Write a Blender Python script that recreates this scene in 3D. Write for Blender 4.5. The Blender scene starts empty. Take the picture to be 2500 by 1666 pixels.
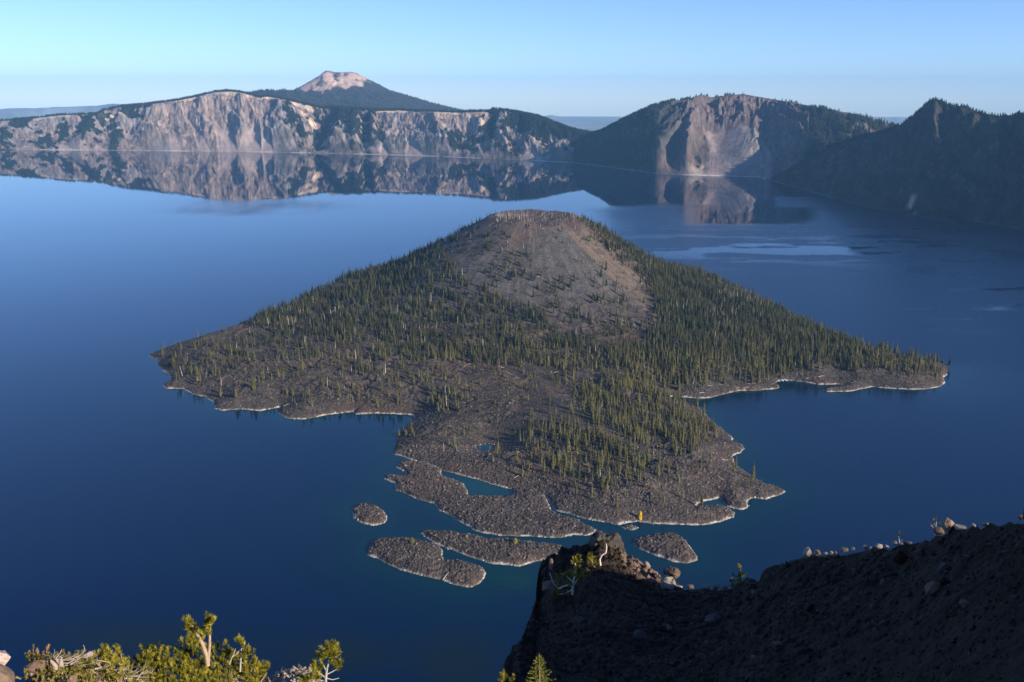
import bpy, math, random
import numpy as np
from mathutils import Vector

S = bpy.context.scene
R = math.radians
random.seed(7)
rng = np.random.default_rng(11)

# ------------------------------------------------------------------ camera, sky, sun
F = 2165.0                      # focal length in photo pixels (2500 wide)
PITCH = R(15.3)
CAMZ = 500.0
SUN_EL, SUN_AZ = R(22), R(126)    # azimuth clockwise from the view direction (+Y)
HAZE = 2.7e-5

cam_d = bpy.data.cameras.new('camera')
cam = bpy.data.objects.new('camera', cam_d)
S.collection.objects.link(cam)
cam.location = (0, 0, CAMZ)
cam.rotation_euler = (math.pi / 2 - PITCH, 0, 0)
cam_d.sensor_width = 36.0
cam_d.lens = 36.0 * F / 2500.0
cam_d.clip_start = 0.5
cam_d.clip_end = 60000.0
S.camera = cam

w = bpy.data.worlds.new('World')
S.world = w
w.use_nodes = True
nt = w.node_tree
bg = nt.nodes['Background']
sky = nt.nodes.new('ShaderNodeTexSky')
sky.sky_type = 'NISHITA'
sky.sun_disc = False
sky.sun_elevation = SUN_EL
sky.sun_rotation = SUN_AZ
sky.altitude = 2300.0
sky.air_density = 1.0
sky.dust_density = 0.15
sky.ozone_density = 4.0
tint = nt.nodes.new('ShaderNodeVectorMath'); tint.operation = 'MULTIPLY'
tint.inputs[1].default_value = (0.83, 0.88, 1.08)
nt.links.new(sky.outputs[0], tint.inputs[0])
nt.links.new(tint.outputs[0], bg.inputs[0])
bg.inputs[1].default_value = 0.112

sd = bpy.data.lights.new('sun', 'SUN')
sun = bpy.data.objects.new('sun', sd)
S.collection.objects.link(sun)
SV = Vector((math.sin(SUN_AZ) * math.cos(SUN_EL), math.cos(SUN_AZ) * math.cos(SUN_EL), math.sin(SUN_EL)))
sun.rotation_euler = SV.to_track_quat('Z', 'Y').to_euler()
sd.energy = 5.0
sd.angle = R(0.5)
sd.color = (1.0, 0.87, 0.70)

S.view_settings.view_transform = 'Standard'
S.view_settings.look = 'None'
S.view_settings.exposure = 0.60
S.view_settings.gamma = 1.0

# ------------------------------------------------------------------ helpers
cp, sp = math.cos(PITCH), math.sin(PITCH)

def ray(px, py):
    xr = (np.asarray(px, float) - 1250) / F
    yr = -(np.asarray(py, float) - 833) / F
    return xr, cp + yr * sp, -sp + yr * cp

def at_z(px, py, z=0.0):
    dx, dy, dz = ray(px, py)
    t = (z - CAMZ) / dz
    return dx * t, dy * t

def at_d(px, py, d):
    """point on the ray of a pixel at horizontal distance d -> azimuth, distance, height"""
    dx, dy, dz = ray(px, py)
    h = np.hypot(dx, dy)
    return np.arctan2(dx, dy), np.asarray(d, float), CAMZ + dz / h * d

def proj(x, y, z):
    zz = z - CAMZ
    dep = y * cp - zz * sp
    up = y * sp + zz * cp
    return 1250 + F * x / dep, 833 - F * up / dep

def _h(ix, iy, seed):
    n = (ix.astype(np.int64) * 374761393 + iy.astype(np.int64) * 668265263 + seed * 982451653) & 0xffffffff
    n = ((n ^ (n >> 13)) * 1274126177) & 0xffffffff
    n = (n ^ (n >> 16)) & 0xffff
    return n * (2 * math.pi / 65536.0)

def gn(x, y, seed=0):
    ix = np.floor(x); iy = np.floor(y)
    fx = x - ix; fy = y - iy
    ux = fx * fx * fx * (fx * (fx * 6 - 15) + 10)
    uy = fy * fy * fy * (fy * (fy * 6 - 15) + 10)
    def g(ax, ay, bx, by):
        a = _h(ax, ay, seed)
        return np.cos(a) * bx + np.sin(a) * by
    n00 = g(ix, iy, fx, fy); n10 = g(ix + 1, iy, fx - 1, fy)
    n01 = g(ix, iy + 1, fx, fy - 1); n11 = g(ix + 1, iy + 1, fx - 1, fy - 1)
    a = n00 + ux * (n10 - n00); b = n01 + ux * (n11 - n01)
    return (a + uy * (b - a)) * 1.5

def fbm(x, y, o=4, seed=0, gain=.5):
    s = 0; a = 1; t = 0
    for i in range(o):
        s = s + a * gn(x, y, seed + i * 17); t += a
        x = x * 2.03 + 5.1; y = y * 2.03 + 3.7; a *= gain
    return s / t

def ridged(x, y, o=4, seed=0, gain=.5):
    s = 0; a = 1; t = 0
    for i in range(o):
        s = s + a * (1 - 2 * np.abs(gn(x, y, seed + i * 17))); t += a
        x = x * 2.07 + 5.1; y = y * 2.07 + 3.7; a *= gain
    return s / t

def sm(x, a, b):
    t = np.clip((x - a) / (b - a), 0, 1)
    return t * t * (3 - 2 * t)

def interp(x, pts, k=1):
    p = np.array(pts, float)
    return np.interp(x, p[:, 0], p[:, k])

def tag(o, label=None, cat=None, group=None, kind=None):
    if label: o['label'] = label
    if cat: o['category'] = cat
    if group: o['group'] = group
    if kind: o['kind'] = kind
    return o

def link_mesh(name, verts, faces, mat, parent=None, smooth=False, col=None, colname='col'):
    """faces: (n,3) or (n,4) int array"""
    verts = np.asarray(verts, np.float32); faces = np.asarray(faces, np.int32)
    me = bpy.data.meshes.new(name)
    k = faces.shape[1]
    me.vertices.add(len(verts)); me.vertices.foreach_set('co', verts.ravel())
    me.loops.add(faces.size); me.loops.foreach_set('vertex_index', faces.ravel())
    me.polygons.add(len(faces))
    me.polygons.foreach_set('loop_start', np.arange(0, faces.size, k, dtype=np.int32))
    me.polygons.foreach_set('loop_total', np.full(len(faces), k, np.int32))
    if smooth:
        me.polygons.foreach_set('use_smooth', np.ones(len(faces), bool))
    me.update(calc_edges=True)
    if col is not None:
        at = me.color_attributes.new(colname, 'FLOAT_COLOR', 'POINT')
        c4 = np.ones((len(verts), 4), np.float32); c4[:, :3] = col
        at.data.foreach_set('color', c4.ravel())
    if mat: me.materials.append(mat)
    o = bpy.data.objects.new(name, me)
    S.collection.objects.link(o)
    if parent: o.parent = parent
    return o

def grid_faces(nr, nc, mask=None):
    i = np.arange(nr * nc).reshape(nr, nc)
    f = np.stack([i[:-1, :-1], i[:-1, 1:], i[1:, 1:], i[1:, :-1]], -1).reshape(-1, 4)
    if mask is not None:
        m = mask
        fm = (m[:-1, :-1] | m[:-1, 1:] | m[1:, 1:] | m[1:, :-1]).ravel()
        f = f[fm]
    return f

def compact(v, f, c=None):
    u, inv = np.unique(f.ravel(), return_inverse=True)
    return v[u], inv.reshape(f.shape), (None if c is None else c[u])

def mat_new(name):
    m = bpy.data.materials.new(name); m.use_nodes = True
    n = m.node_tree.nodes; l = m.node_tree.links
    return m, n, l, n['Principled BSDF']

def rock_mat(name, scale, var=.35, bump=.5, bdist=1.0, base=None, rough=.9, rand=False, detail=6):
    """vertex colour (or base) times procedural mottling, with bump"""
    m, n, l, p = mat_new(name)
    if base is None:
        a = n.new('ShaderNodeVertexColor'); a.layer_name = 'col'; src = a.outputs[0]
    else:
        a = n.new('ShaderNodeRGB'); a.outputs[0].default_value = (*base, 1); src = a.outputs[0]
    tc = n.new('ShaderNodeTexCoord')
    no = n.new('ShaderNodeTexNoise'); no.inputs['Scale'].default_value = scale; no.inputs['Detail'].default_value = detail
    no.inputs['Roughness'].default_value = .65
    l.new(tc.outputs['Object'], no.inputs['Vector'])
    mr = n.new('ShaderNodeMapRange')
    mr.inputs[1].default_value = .3; mr.inputs[2].default_value = .7
    mr.inputs[3].default_value = 1 - var; mr.inputs[4].default_value = 1 + var
    l.new(no.outputs[0], mr.inputs[0])
    mx = n.new('ShaderNodeVectorMath'); mx.operation = 'SCALE'
    l.new(src, mx.inputs[0]); l.new(mr.outputs[0], mx.inputs['Scale'])
    out = mx.outputs[0]
    if rand:
        oi = n.new('ShaderNodeObjectInfo')
        m2 = n.new('ShaderNodeMapRange'); m2.inputs[3].default_value = .75; m2.inputs[4].default_value = 1.3
        l.new(oi.outputs['Random'], m2.inputs[0])
        mz = n.new('ShaderNodeVectorMath'); mz.operation = 'SCALE'
        l.new(out, mz.inputs[0]); l.new(m2.outputs[0], mz.inputs['Scale']); out = mz.outputs[0]
    l.new(out, p.inputs['Base Color'])
    p.inputs['Roughness'].default_value = rough
    p.inputs['Specular IOR Level'].default_value = .15
    if bump:
        b = n.new('ShaderNodeBump'); b.inputs['Strength'].default_value = bump; b.inputs['Distance'].default_value = bdist
        n2 = n.new('ShaderNodeTexNoise'); n2.inputs['Scale'].default_value = scale * 1.7; n2.inputs['Detail'].default_value = 8
        n2.inputs['Roughness'].default_value = .7
        l.new(tc.outputs['Object'], n2.inputs['Vector'])
        l.new(n2.outputs[0], b.inputs['Height']); l.new(b.outputs[0], p.inputs['Normal'])
    return m

def seg_sd(X, Y, poly):
    """signed distance to polygon (positive inside), poly (n,2)"""
    P = np.asarray(poly, float); Q = np.roll(P, -1, 0)
    d2 = np.full(X.shape, 1e18); ins = np.zeros(X.shape, bool)
    for (ax, ay), (bx, by) in zip(P, Q):
        ex, ey = bx - ax, by - ay
        L = ex * ex + ey * ey + 1e-9
        t = np.clip(((X - ax) * ex + (Y - ay) * ey) / L, 0, 1)
        d2 = np.minimum(d2, (X - ax - t * ex) ** 2 + (Y - ay - t * ey) ** 2)
        if ay != by:
            c = ((ay > Y) != (by > Y)) & (X < ex * (Y - ay) / (by - ay) + ax)
            ins ^= c
    d = np.sqrt(d2)
    return np.where(ins, d, -d)

def world_poly(pp):
    p = np.array(pp, float)
    x, y = at_z(p[:, 0], p[:, 1], 0.0)
    return np.stack([x, y], 1)

def in_poly_px(px, py, poly):
    return seg_sd(px, py, np.array(poly, float))
# ------------------------------------------------------------------ far caldera walls
M_far = rock_mat('cliff_rock', .012, .3, .7, 14, detail=9)
M_fartree = rock_mat('far_foliage', .05, .4, 0, 1)

ROCK = np.array((.215, .168, .150)); CREAM = np.array((.68, .50, .35)); FAN = np.array((.33, .26, .235))
VEG = np.array((.022, .031, .022)); RED = np.array((.15, .092, .08)); PALE = np.array((.42, .36, .33))

def mixc(c, new, m):
    return c * (1 - m[..., None]) + np.asarray(new) * m[..., None]

def wall(name, px0, px1, step, shore, rim, run, nrow, sculpt, colour, back=(900, -.05), prof=None, seedn=0):
    pxs = np.arange(px0, px1 + .1, step)
    sh = np.array(shore, float); xs, ys = at_z(sh[:, 0], sh[:, 1])
    s_phi, s_d = np.arctan2(xs, ys), np.hypot(xs, ys)
    # columns by azimuth
    cx, cy = at_z(pxs, interp(pxs, shore)); phi = np.arctan2(cx, cy)
    ds = np.interp(phi, s_phi, s_d)
    rm = np.array(rim, float)
    # rim distance from run, iterate
    r_phi = at_d(rm[:, 0], rm[:, 1], 8000)[0]
    dr = np.interp(r_phi, s_phi, s_d)
    for it in range(6):
        hr = at_d(rm[:, 0], rm[:, 1], dr)[2]
        dr = np.interp(r_phi, s_phi, s_d) + run(rm[:, 0], hr)
    hr = at_d(rm[:, 0], rm[:, 1], dr)[2]
    DR = np.interp(phi, r_phi, dr); HR = np.interp(phi, r_phi, hr)
    v = np.concatenate([np.linspace(-.02, 1, nrow), 1 + np.linspace(0, 1, 26)[1:] ** 1.3])
    V, PX = np.meshgrid(v, pxs, indexing='ij')
    PH = np.broadcast_to(phi, V.shape)
    vb = np.clip(V - 1, 0, 1)
    D = ds + (DR - ds) * np.minimum(V, 1) + vb * back[0]
    pf = prof or (lambda v: v)
    bk = interp(PX, back[1]) if isinstance(back[1], list) else back[1]
    Hh = HR * np.where(V <= 1, pf(np.clip(V, -1, 1)), 1 + vb * bk)
    X = D * np.sin(PH); Y = D * np.cos(PH)
    Hh = Hh + sculpt(PX, V, X, Y, PH, HR)
    cap = CAMZ + (HR - CAMZ) / DR * D - (1 - sm(V, .97, 1.0)) * 3      # nothing on the wall stands above the rim seen from the lake side
    Hh = np.where(V < 1, np.minimum(Hh, cap), np.minimum(Hh, cap + 6 * fbm(X / 40, Y / 40, 2, 9)))
    Hh = np.where(V < .0, -8, Hh)
    C = colour(PX, V, X, Y, Hh, HR)
    vs = np.stack([X, Y, Hh], -1).reshape(-1, 3)
    o = link_mesh(name, vs, grid_faces(*V.shape), M_far, smooth=False, col=C.reshape(-1, 3))
    tag(o, kind='structure')
    return dict(PX=PX, V=V, X=X, Y=Y, Z=Hh, C=C)

# ---- the long far wall on the left
shoreA = [(-500, 352), (-200, 361), (0, 366), (300, 368), (500, 370), (750, 374), (1000, 380), (1150, 386), (1400, 398), (1520, 402)]
rimA = [(-500, 300), (-200, 296), (0, 296), (83, 289), (145, 282), (202, 280), (238, 279), (253, 270), (289, 262), (361, 255), (433, 246), (477, 237),
        (524, 226), (556, 223), (585, 226), (636, 239), (650, 236), (704, 246), (758, 258), (789, 264), (834, 264), (924, 271), (975, 270),
        (1000, 272), (1050, 273), (1126, 275), (1148, 273), (1195, 273), (1202, 268), (1231, 270), (1263, 275), (1314, 286), (1350, 300),
        (1386, 314), (1422, 324), (1458, 330), (1520, 345)]

def fan_mask(PX, V, xa, va, xl, xr, seed=0):
    """scree fan: apex (xa, va), base xl..xr at the water"""
    t = np.clip(1 - V / va, 0, 1)
    t = t ** .8
    l = xa + (xl - xa) * t; r = xa + (xr - xa) * t
    e = 2.5 + 3 * (gn(PX / 9, V * 9, seed + 3))
    return np.where(V < va, sm(PX, l - e, l + 2) * (1 - sm(PX, r - 2, r + e)), 0)
FANS_A = [(528, .62, 533, 579), (560, .4, 548, 579), (630, .45, 582, 640), (648, .35, 640, 668), (466, .62, 486, 513), (419, .35, 417, 444), (150, .22, 128, 178), (1001, .28, 989, 1036), (205, .2, 196, 222),
          (1300, .16, 1270, 1330), (240, .1, 228, 262), (935, .2, 925, 950)]

def sculptA(PX, V, X, Y, PH, HR):
    s = PH * 9000
    env = np.clip(V * 5, 0, 1) * (1 - .93 * sm(V, .80, 1.0)) * np.where(V > 1, .15, 1)
    k = HR / 450.0
    wp = 120 * fbm(s / 700, V * 1.3, 3, 5)
    big = ridged((s + wp) / 560 + .25 * V, V * .45 + 3, 2, 21)
    mid = ridged((s + wp * 1.4) / 190 + .3 * V, V * 1.1, 3, 31)
    fine = ridged(s / 62, V * 3.2, 4, 41, .6)
    strat = gn(V * 13 + .5 * fbm(s / 300, V, 2, 3), s / 900, 51) * sm(V, .45, .7)
    h = env * k * (78 * (big - .35) + 48 * (mid - .2) + 30 * fine + 11 * strat + 9 * ridged(s / 27, V * 6, 2, 47) * sm(V, .15, .4))
    f0 = np.zeros(V.shape)
    for i, (xa, va, xl, xr) in enumerate(FANS_A): f0 = np.maximum(f0, fan_mask(PX, V, xa, va, xl, xr, i))
    h = h * (1 - .75 * f0)
    # explicit buttresses (px, width, amp) and the deep dark gullies
    for c0, c1, wd, a in [(255, 205, 26, 90), (385, 375, 30, 60), (450, 440, 22, 45), (505, 500, 14, 40), (600, 590, 14, 60), (690, 690, 24, 70), (800, 775, 18, -60), (780, 765, 14, -60),
                          (840, 815, 14, 50), (875, 870, 16, 70), (895, 888, 12, -70), (920, 905, 10, 50), (1060, 1080, 30, 60), (1150, 1120, 16, -50), (1230, 1225, 20, 70), (1300, 1285, 16, 40)]:
        c = c1 + (c0 - c1) * V
        h += a * k * env * np.exp(-((PX - c) / (wd * (1.25 - .5 * V))) ** 2)
    h += 6 * fbm(X / 120, Y / 120, 4, 61) * np.clip(V * 6, 0, 1)
    return h

def fan_mask(PX, V, xa, va, xl, xr, seed=0):
    """scree fan: apex (xa, va), base xl..xr at the water"""
    t = np.clip(1 - V / va, 0, 1)
    t = t ** .8
    l = xa + (xl - xa) * t; r = xa + (xr - xa) * t
    e = 2.5 + 3 * (gn(PX / 9, V * 9, seed + 3))
    return np.where(V < va, sm(PX, l - e, l + 2) * (1 - sm(PX, r - 2, r + e)), 0)

FANS_A = [(528, .62, 533, 579), (560, .4, 548, 579), (630, .45, 582, 640), (648, .35, 640, 668), (466, .62, 486, 513), (419, .35, 417, 444), (150, .22, 128, 178), (1001, .28, 989, 1036), (205, .2, 196, 222),
          (1300, .16, 1270, 1330), (240, .1, 228, 262), (935, .2, 925, 950)]
CREAM_A = [(60, 238, .93, .35), (247, 292, .74, .6), (300, 328, .80, .45), (436, 492, .90, .8), (510, 632, .93, .55), (638, 792, .91, 1.0), (735, 790, .72, .8), (922, 1000, .93, .85), (1050, 1128, .94, .75), (1140, 1196, .88, .6),
           (560, 625, .86, .3), (1222, 1236, .9, .6)]
def colourA(PX, V, X, Y, Hh, HR):
    s = np.arctan2(X, Y) * 9000
    n1 = fbm(s / 160, V * 5, 4, 101); n2 = fbm(s / 60, V * 9, 3, 111); n3 = fbm(s / 500, V * 2, 3, 121)
    c = np.broadcast_to(ROCK, V.shape + (3,)).copy()
    c = c * (1 + .5 * n1 + .45 * gn(s / 24, V * 16, 161) + .35 * gn(s / 11, V * 30, 162))[..., None]
    c = mixc(c, (.20, .20, .21), sm(n3, .0, .35) * .7)
    c = mixc(c, (.33, .24, .19), sm(n2 + n1, .15, .6) * .6)
    c = mixc(c, PALE, sm(ridged(s / 38, V * 1.2, 2, 131), .55, .95) * .55 * sm(V, .1, .3))
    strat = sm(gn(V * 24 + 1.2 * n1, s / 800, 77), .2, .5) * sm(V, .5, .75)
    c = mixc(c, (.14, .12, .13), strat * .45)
    for i, (xa, va, xl, xr) in enumerate(FANS_A):
        c = mixc(c, FAN * (1.0 + .14 * gn(PX / 5, V * 1.5, 9 + i)[..., None]), fan_mask(PX, V, xa, va, xl, xr, i) * .92)
    # bright narrow chute
    ch = 1141 + (1176 - 1141) * np.clip(V / .72, 0, 1)
    c = mixc(c, CREAM, (1 - sm(np.abs(PX - ch), 1.5 + 6 * V, 4 + 8 * V)) * (V < .75) * .85)
    for (a, b, v0, st) in CREAM_A:
        e = gn(PX / 12, V * 0 + 2, 88) * .04
        m = sm(PX, a - 3, a + 6) * (1 - sm(PX, b - 8, b + 3)) * sm(V, v0 + e - .02, v0 + e + .02) * (1 - sm(V, v0 + .085 + e, v0 + .12 + e))
        c = mixc(c, CREAM * (1 + .3 * n2[..., None]), m * st)
    # vegetation
    # dark flow edges and dark crags of bare rock
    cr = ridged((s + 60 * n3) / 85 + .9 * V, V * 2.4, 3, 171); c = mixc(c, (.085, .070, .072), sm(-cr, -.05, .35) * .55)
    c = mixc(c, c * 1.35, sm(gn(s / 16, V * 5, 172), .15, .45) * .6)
    vg = fbm(s / 90 + 2, V * 7, 4, 141)
    low = sm(vg + .45 * (1 - V) - .02 + .25 * n3, .22, .42) * .75
    base = (PX < 480) * .38 + (PX > 660) * .75 + .16 * ((PX >= 480) & (PX <= 660))
    fanm = np.zeros(V.shape)
    for i, (xa, va, xl, xr) in enumerate(FANS_A): fanm = np.maximum(fanm, fan_mask(PX, V, xa, va, xl, xr, i))
    low = low * base * (1 - fanm)
    def blob(cx, cv, wx, wv, th=0.0):
        return sm(1 - np.hypot((PX - cx) / wx, (V - cv) / wv) + 1.7 * vg + .5 * gn(s / 30, V * 20, 163), .1, .35)
    for b in [(220, .55, 28, .5), (255, .85, 18, .25), (330, .93, 55, .16), (285, .4, 22, .4), (160, .5, 20, .25), (110, .3, 30, .3), (720, .6, 28, .2), (740, .35, 16, .25), (835, .85, 70, .42), (870, .5, 30, .35), (790, .5, 20, .5), (905, .45, 14, .5), (930, .4, 14, .2),
              (1115, .35, 26, .28), (1160, .3, 16, .3), (1190, .45, 20, .3), (1210, .85, 16, .3), (1320, .75, 80, .38), (1260, .85, 38, .3), (1240, .4, 24, .35), (1420, .8, 60, .3), (60, .85, 30, .2), (20, .4, 20, .4)]:
        low = np.maximum(low, blob(*b) * .93)
    rimv = sm(V + .02 * n2, .985, .995)
    low = np.maximum(low, rimv)
    low = np.where((PX > 1262) & (V > .45), np.maximum(low, sm(.9 - .6 * (V < .6) + vg, .3, .5)), low)
    patch = np.exp(-(((PX - 1352) / 9) ** 2 + ((V - .62) / .07) ** 2)) + np.exp(-(((PX - 1380) / 7) ** 2 + ((V - .6) / .08) ** 2)) + np.exp(-(((PX - 1265) / 18) ** 2 + ((V - .52) / .09) ** 2))
    low = low * (1 - np.clip(patch * 1.2, 0, 1))
    c = mixc(c, VEG * (1 + .5 * n2[..., None]), np.clip(low, 0, 1))
    # bleached shoreline ring
    c = mixc(c, (.62, .56, .5), (1 - sm(Hh, 3, 5)) * (.2 + .45 * (n3 > 0)))
    return np.clip(c, .01, .9)

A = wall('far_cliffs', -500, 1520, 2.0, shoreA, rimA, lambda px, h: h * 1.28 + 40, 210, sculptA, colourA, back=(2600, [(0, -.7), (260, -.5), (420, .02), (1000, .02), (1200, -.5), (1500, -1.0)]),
         prof=lambda v: np.where(v < .62, v * .86, .5332 + (v - .62) * 1.2284))

# ---- middle mountain
shoreB = [(1340, 394), (1400, 398), (1440, 403), (1500, 411), (1560, 419), (1600, 424), (1680, 428), (1850, 433), (1900, 444), (1960, 462), (2033, 482), (2110, 502), (2200, 520), (2330, 545)]
rimB = [(1340, 392), (1395, 385), (1408, 352), (1413, 343), (1441, 329), (1466, 322), (1494, 307), (1521, 293), (1552, 278), (1585, 263), (1621, 252), (1643, 246), (1673, 244), (1709, 232), (1722, 234), (1737, 238),
        (1778, 232), (1820, 231), (1861, 238), (1889, 243), (1944, 252), (2000, 263), (2033, 270), (2072, 276), (2116, 285), (2159, 298), (2189, 308), (2250, 330), (2330, 350)]
def runB(px, h):
    return interp(px, [(1340, 60), (1400, 120), (1500, 330), (1600, 640), (1700, 1050), (1850, 1150), (2000, 1500), (2330, 2300)])
def sculptB(PX, V, X, Y, PH, HR):
    k = HR / 500
    env = np.clip(V * 5, 0, 1) * (1 - .85 * sm(V, .88, 1.0)) * np.where(V > 1, .2, 1)
    s = PH * 6500
    h = 0 * V
    # left spur (its left flank is the shaded one), second thin spur, bowl, right spur
    c1 = np.interp(V, [0, .25, .45, .62, .8, 1], [1597, 1610, 1636, 1662, 1684, 1706]) + 9 * gn(V * 6, V * 0 + 3, 71) * np.clip(1 - V, 0, 1) + 4 * gn(V * 17, V * 0 + 3, 72)
    x1 = PX - c1
    h += 95 * env * np.where(x1 < 0, np.exp(-(x1 / 34) ** 2 * .8), np.exp(-(x1 / 15) ** 2))
    c2 = np.interp(V, [0, .3, .6, .8], [1668, 1672, 1690, 1700]) + 12 * gn(V * 7, V * 0 + 8, 73) + 5 * gn(V * 19, V * 0 + 3, 74); x2 = PX - c2
    h += 125 * env * (1 - sm(V, .55, .78)) * np.exp(-np.abs(x2 / 19) ** 1.6)
    fan = np.interp(V, [0, 1], [1775, 1775]); h += 70 * env * np.exp(-((PX - fan - 45) / 50) ** 2) * (1 - sm(V, .5, .75))
    c3 = np.interp(V, [0, .3, .5, .75, 1], [1935, 1925, 1912, 1898, 1885]); x3 = PX - c3
    h += (22 * env * np.exp(-np.abs(x3 / 30) ** 1.7)) * (1 - .5 * sm(V, .75, 1))
    c4 = np.interp(V, [0, 1], [2010, 1985]); h += 25 * env * np.exp(-((PX - c4) / 35) ** 2)
    wp = 60 * fbm(s / 400, V * 1.5, 3, 205)
    cl = sm(V, .5, .62)
    fanarea = np.exp(-((PX - 1775) / 55) ** 4) * (1 - cl)
    h += env * k * (1 - fanarea) * (40 * (ridged((s + wp) / 210, V * 2.1, 3, 221) - .2) + 19 * ridged(s / 58, V * 4, 4, 231, .6))
    h += env * cl * (PX < 1960) * (46 * (ridged((s + wp) / 150 + .6 * V, V * 4.5, 3, 251) - .3) + 14 * ridged(s / 36, V * 9, 2, 255))
    # stacked ledges in the cliff band
    h += env * cl * 16 * np.sin(V * 34 + 3 * fbm(s / 180, V * 3, 2, 241)) * (PX < 1950)
    h += 5 * fbm(X / 90, Y / 90, 4, 261) * np.clip(V * 6, 0, 1)
    return h
def colourB(PX, V, X, Y, Hh, HR):
    s = np.arctan2(X, Y) * 6500
    n1 = fbm(s / 120, V * 6, 4, 301); n2 = fbm(s / 45, V * 12, 3, 311)
    c = np.broadcast_to(np.array((.108, .082, .078)), V.shape + (3,)) * (1 + .5 * n1[..., None])
    c = mixc(c, RED, sm(n2 + .6 * n1, .1, .5) * .55)
    c = mixc(c, PALE * .6, sm(ridged(s / 30, V * 6, 2, 331), .6, .95) * .45)
    c = mixc(c, (.045, .05, .048), (1 - sm(PX + 30 * n1 - 70 * V, 1575, 1650)) * .75)  # shade of the left flank painted in as a darker base
    l = np.interp(V, [0, .2, .4, .6], [1690, 1730, 1725, 1700]); r = np.interp(V, [0, .2, .45, .6], [1880, 1880, 1830, 1790])
    top = .52 + .05 * gn(PX / 14, V * 0 + 1, 9)
    fm = sm(PX, l - 3, l + 4) * (1 - sm(PX, r - 3, r + 6)) * (1 - sm(V, top - .02, top + .03))
    fc = np.array((.29, .245, .235))[None, None] * .95 * (.83 + .16 * gn(PX / 9 - V * 2, V * 1.0, 15)[..., None] + .08 * n2[..., None])
    fc = mixc(fc, (.34, .24, .22), sm(1790 - PX, 0, 60) * .5)
    c = mixc(c, fc, fm)
    vg = fbm(s / 70, V * 8, 4, 341)
    veg = sm(PX, 1925, 1975) * sm(.75 + vg - .55 * sm(V, .93, 1), .35, .6) * .95
    veg = np.maximum(veg, (1 - sm(PX + 40 * n1 - 70 * V, 1540, 1640)) * sm(vg + .25, .2, .45) * .8)
    veg = np.maximum(veg, np.exp(-((PX - 1705) / 22) ** 2 - ((V - .14) / .13) ** 2) * sm(vg + .3, .1, .4))
    veg = np.maximum(veg, sm(V + .02 * n2, .98, 1.0) * .8 * sm(vg + .1, -.1, .2))
    c = mixc(c, VEG * (1 + .5 * n2[..., None]), np.clip(veg, 0, 1))
    c = mixc(c, (.45, .38, .3), np.exp(-((PX - 1698) / 20) ** 2) * (1 - sm(V, .05, .09)) * .7)
    c = mixc(c, (.55, .50, .45), (1 - sm(Hh, 3, 6)) * (.15 + .7 * sm(PX, 1660, 1680)) * (PX < 1870))
    return np.clip(c, .01, .9)
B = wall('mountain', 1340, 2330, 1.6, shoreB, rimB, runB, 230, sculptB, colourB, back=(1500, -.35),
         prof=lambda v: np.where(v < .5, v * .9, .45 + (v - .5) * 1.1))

# ---- near wall on the right
shoreC = [(1880, 441), (1960, 463), (2033, 484), (2110, 503), (2155, 512), (2215, 519), (2320, 533), (2430, 549), (2500, 562), (2700, 604), (2900, 655), (3300, 790)]
rimC = [(1880, 437), (1930, 412), (1980, 384), (2066, 348), (2132, 330), (2189, 308), (2199, 304), (2232, 281), (2242, 270), (2258, 255), (2268, 246), (2281, 241), (2298, 246), (2318, 257), (2361, 261), (2381, 271), (2411, 279),
        (2437, 285), (2451, 279), (2477, 282), (2484, 275), (2494, 274), (2503, 280), (2560, 262), (2700, 235), (2900, 205), (3300, 170)]
def sculptC(PX, V, X, Y, PH, HR):
    s = PH * 5000; k = HR / 500
    env = np.clip(V * 5, 0, 1) * (1 - .85 * sm(V, .86, 1.0)) * np.where(V > 1, .2, 1)
    wp = 80 * fbm(s / 400, V * 1.5, 3, 405)
    h = env * k * (85 * (ridged((s + wp) / 360 + .5 * V, V * .8, 3, 421) - .3) + 26 * ridged(s / 70, V * 3, 4, 431, .6))
    h += 5 * fbm(X / 70, Y / 70, 4, 461) * np.clip(V * 6, 0, 1)
    return h
def colourC(PX, V, X, Y, Hh, HR):
    s = np.arctan2(X, Y) * 5000
    n1 = fbm(s / 120, V * 5, 4, 501); n2 = fbm(s / 40, V * 11, 3, 511)
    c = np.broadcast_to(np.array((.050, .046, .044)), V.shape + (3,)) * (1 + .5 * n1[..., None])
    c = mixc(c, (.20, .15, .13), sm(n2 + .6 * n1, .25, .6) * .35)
    vg = fbm(s / 70, V * 7, 4, 541)
    veg = sm(vg + .2 - .1 * V, .12, .35) * .85
    veg = np.maximum(veg, sm(V, .985, 1.0) * .7)
    c = mixc(c, VEG * (1 + .5 * n2[..., None]), veg)
    c = mixc(c, (.62, .40, .27), np.exp(-((PX - (2216 + 90 * V)) / 7) ** 2) * (1 - sm(V, .09, .13)) * sm(n2 + .4, 0, .2))
    c = mixc(c, (.25, .22, .2), (1 - sm(Hh, 1, 3)) * .4)
    return np.clip(c, .01, .9)
Cw = wall('crater_wall', 1880, 3300, 2.4, shoreC, rimC, lambda px, h: h * 1.42 + 30, 200, sculptC, colourC, back=(1300, -.2))

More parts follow.
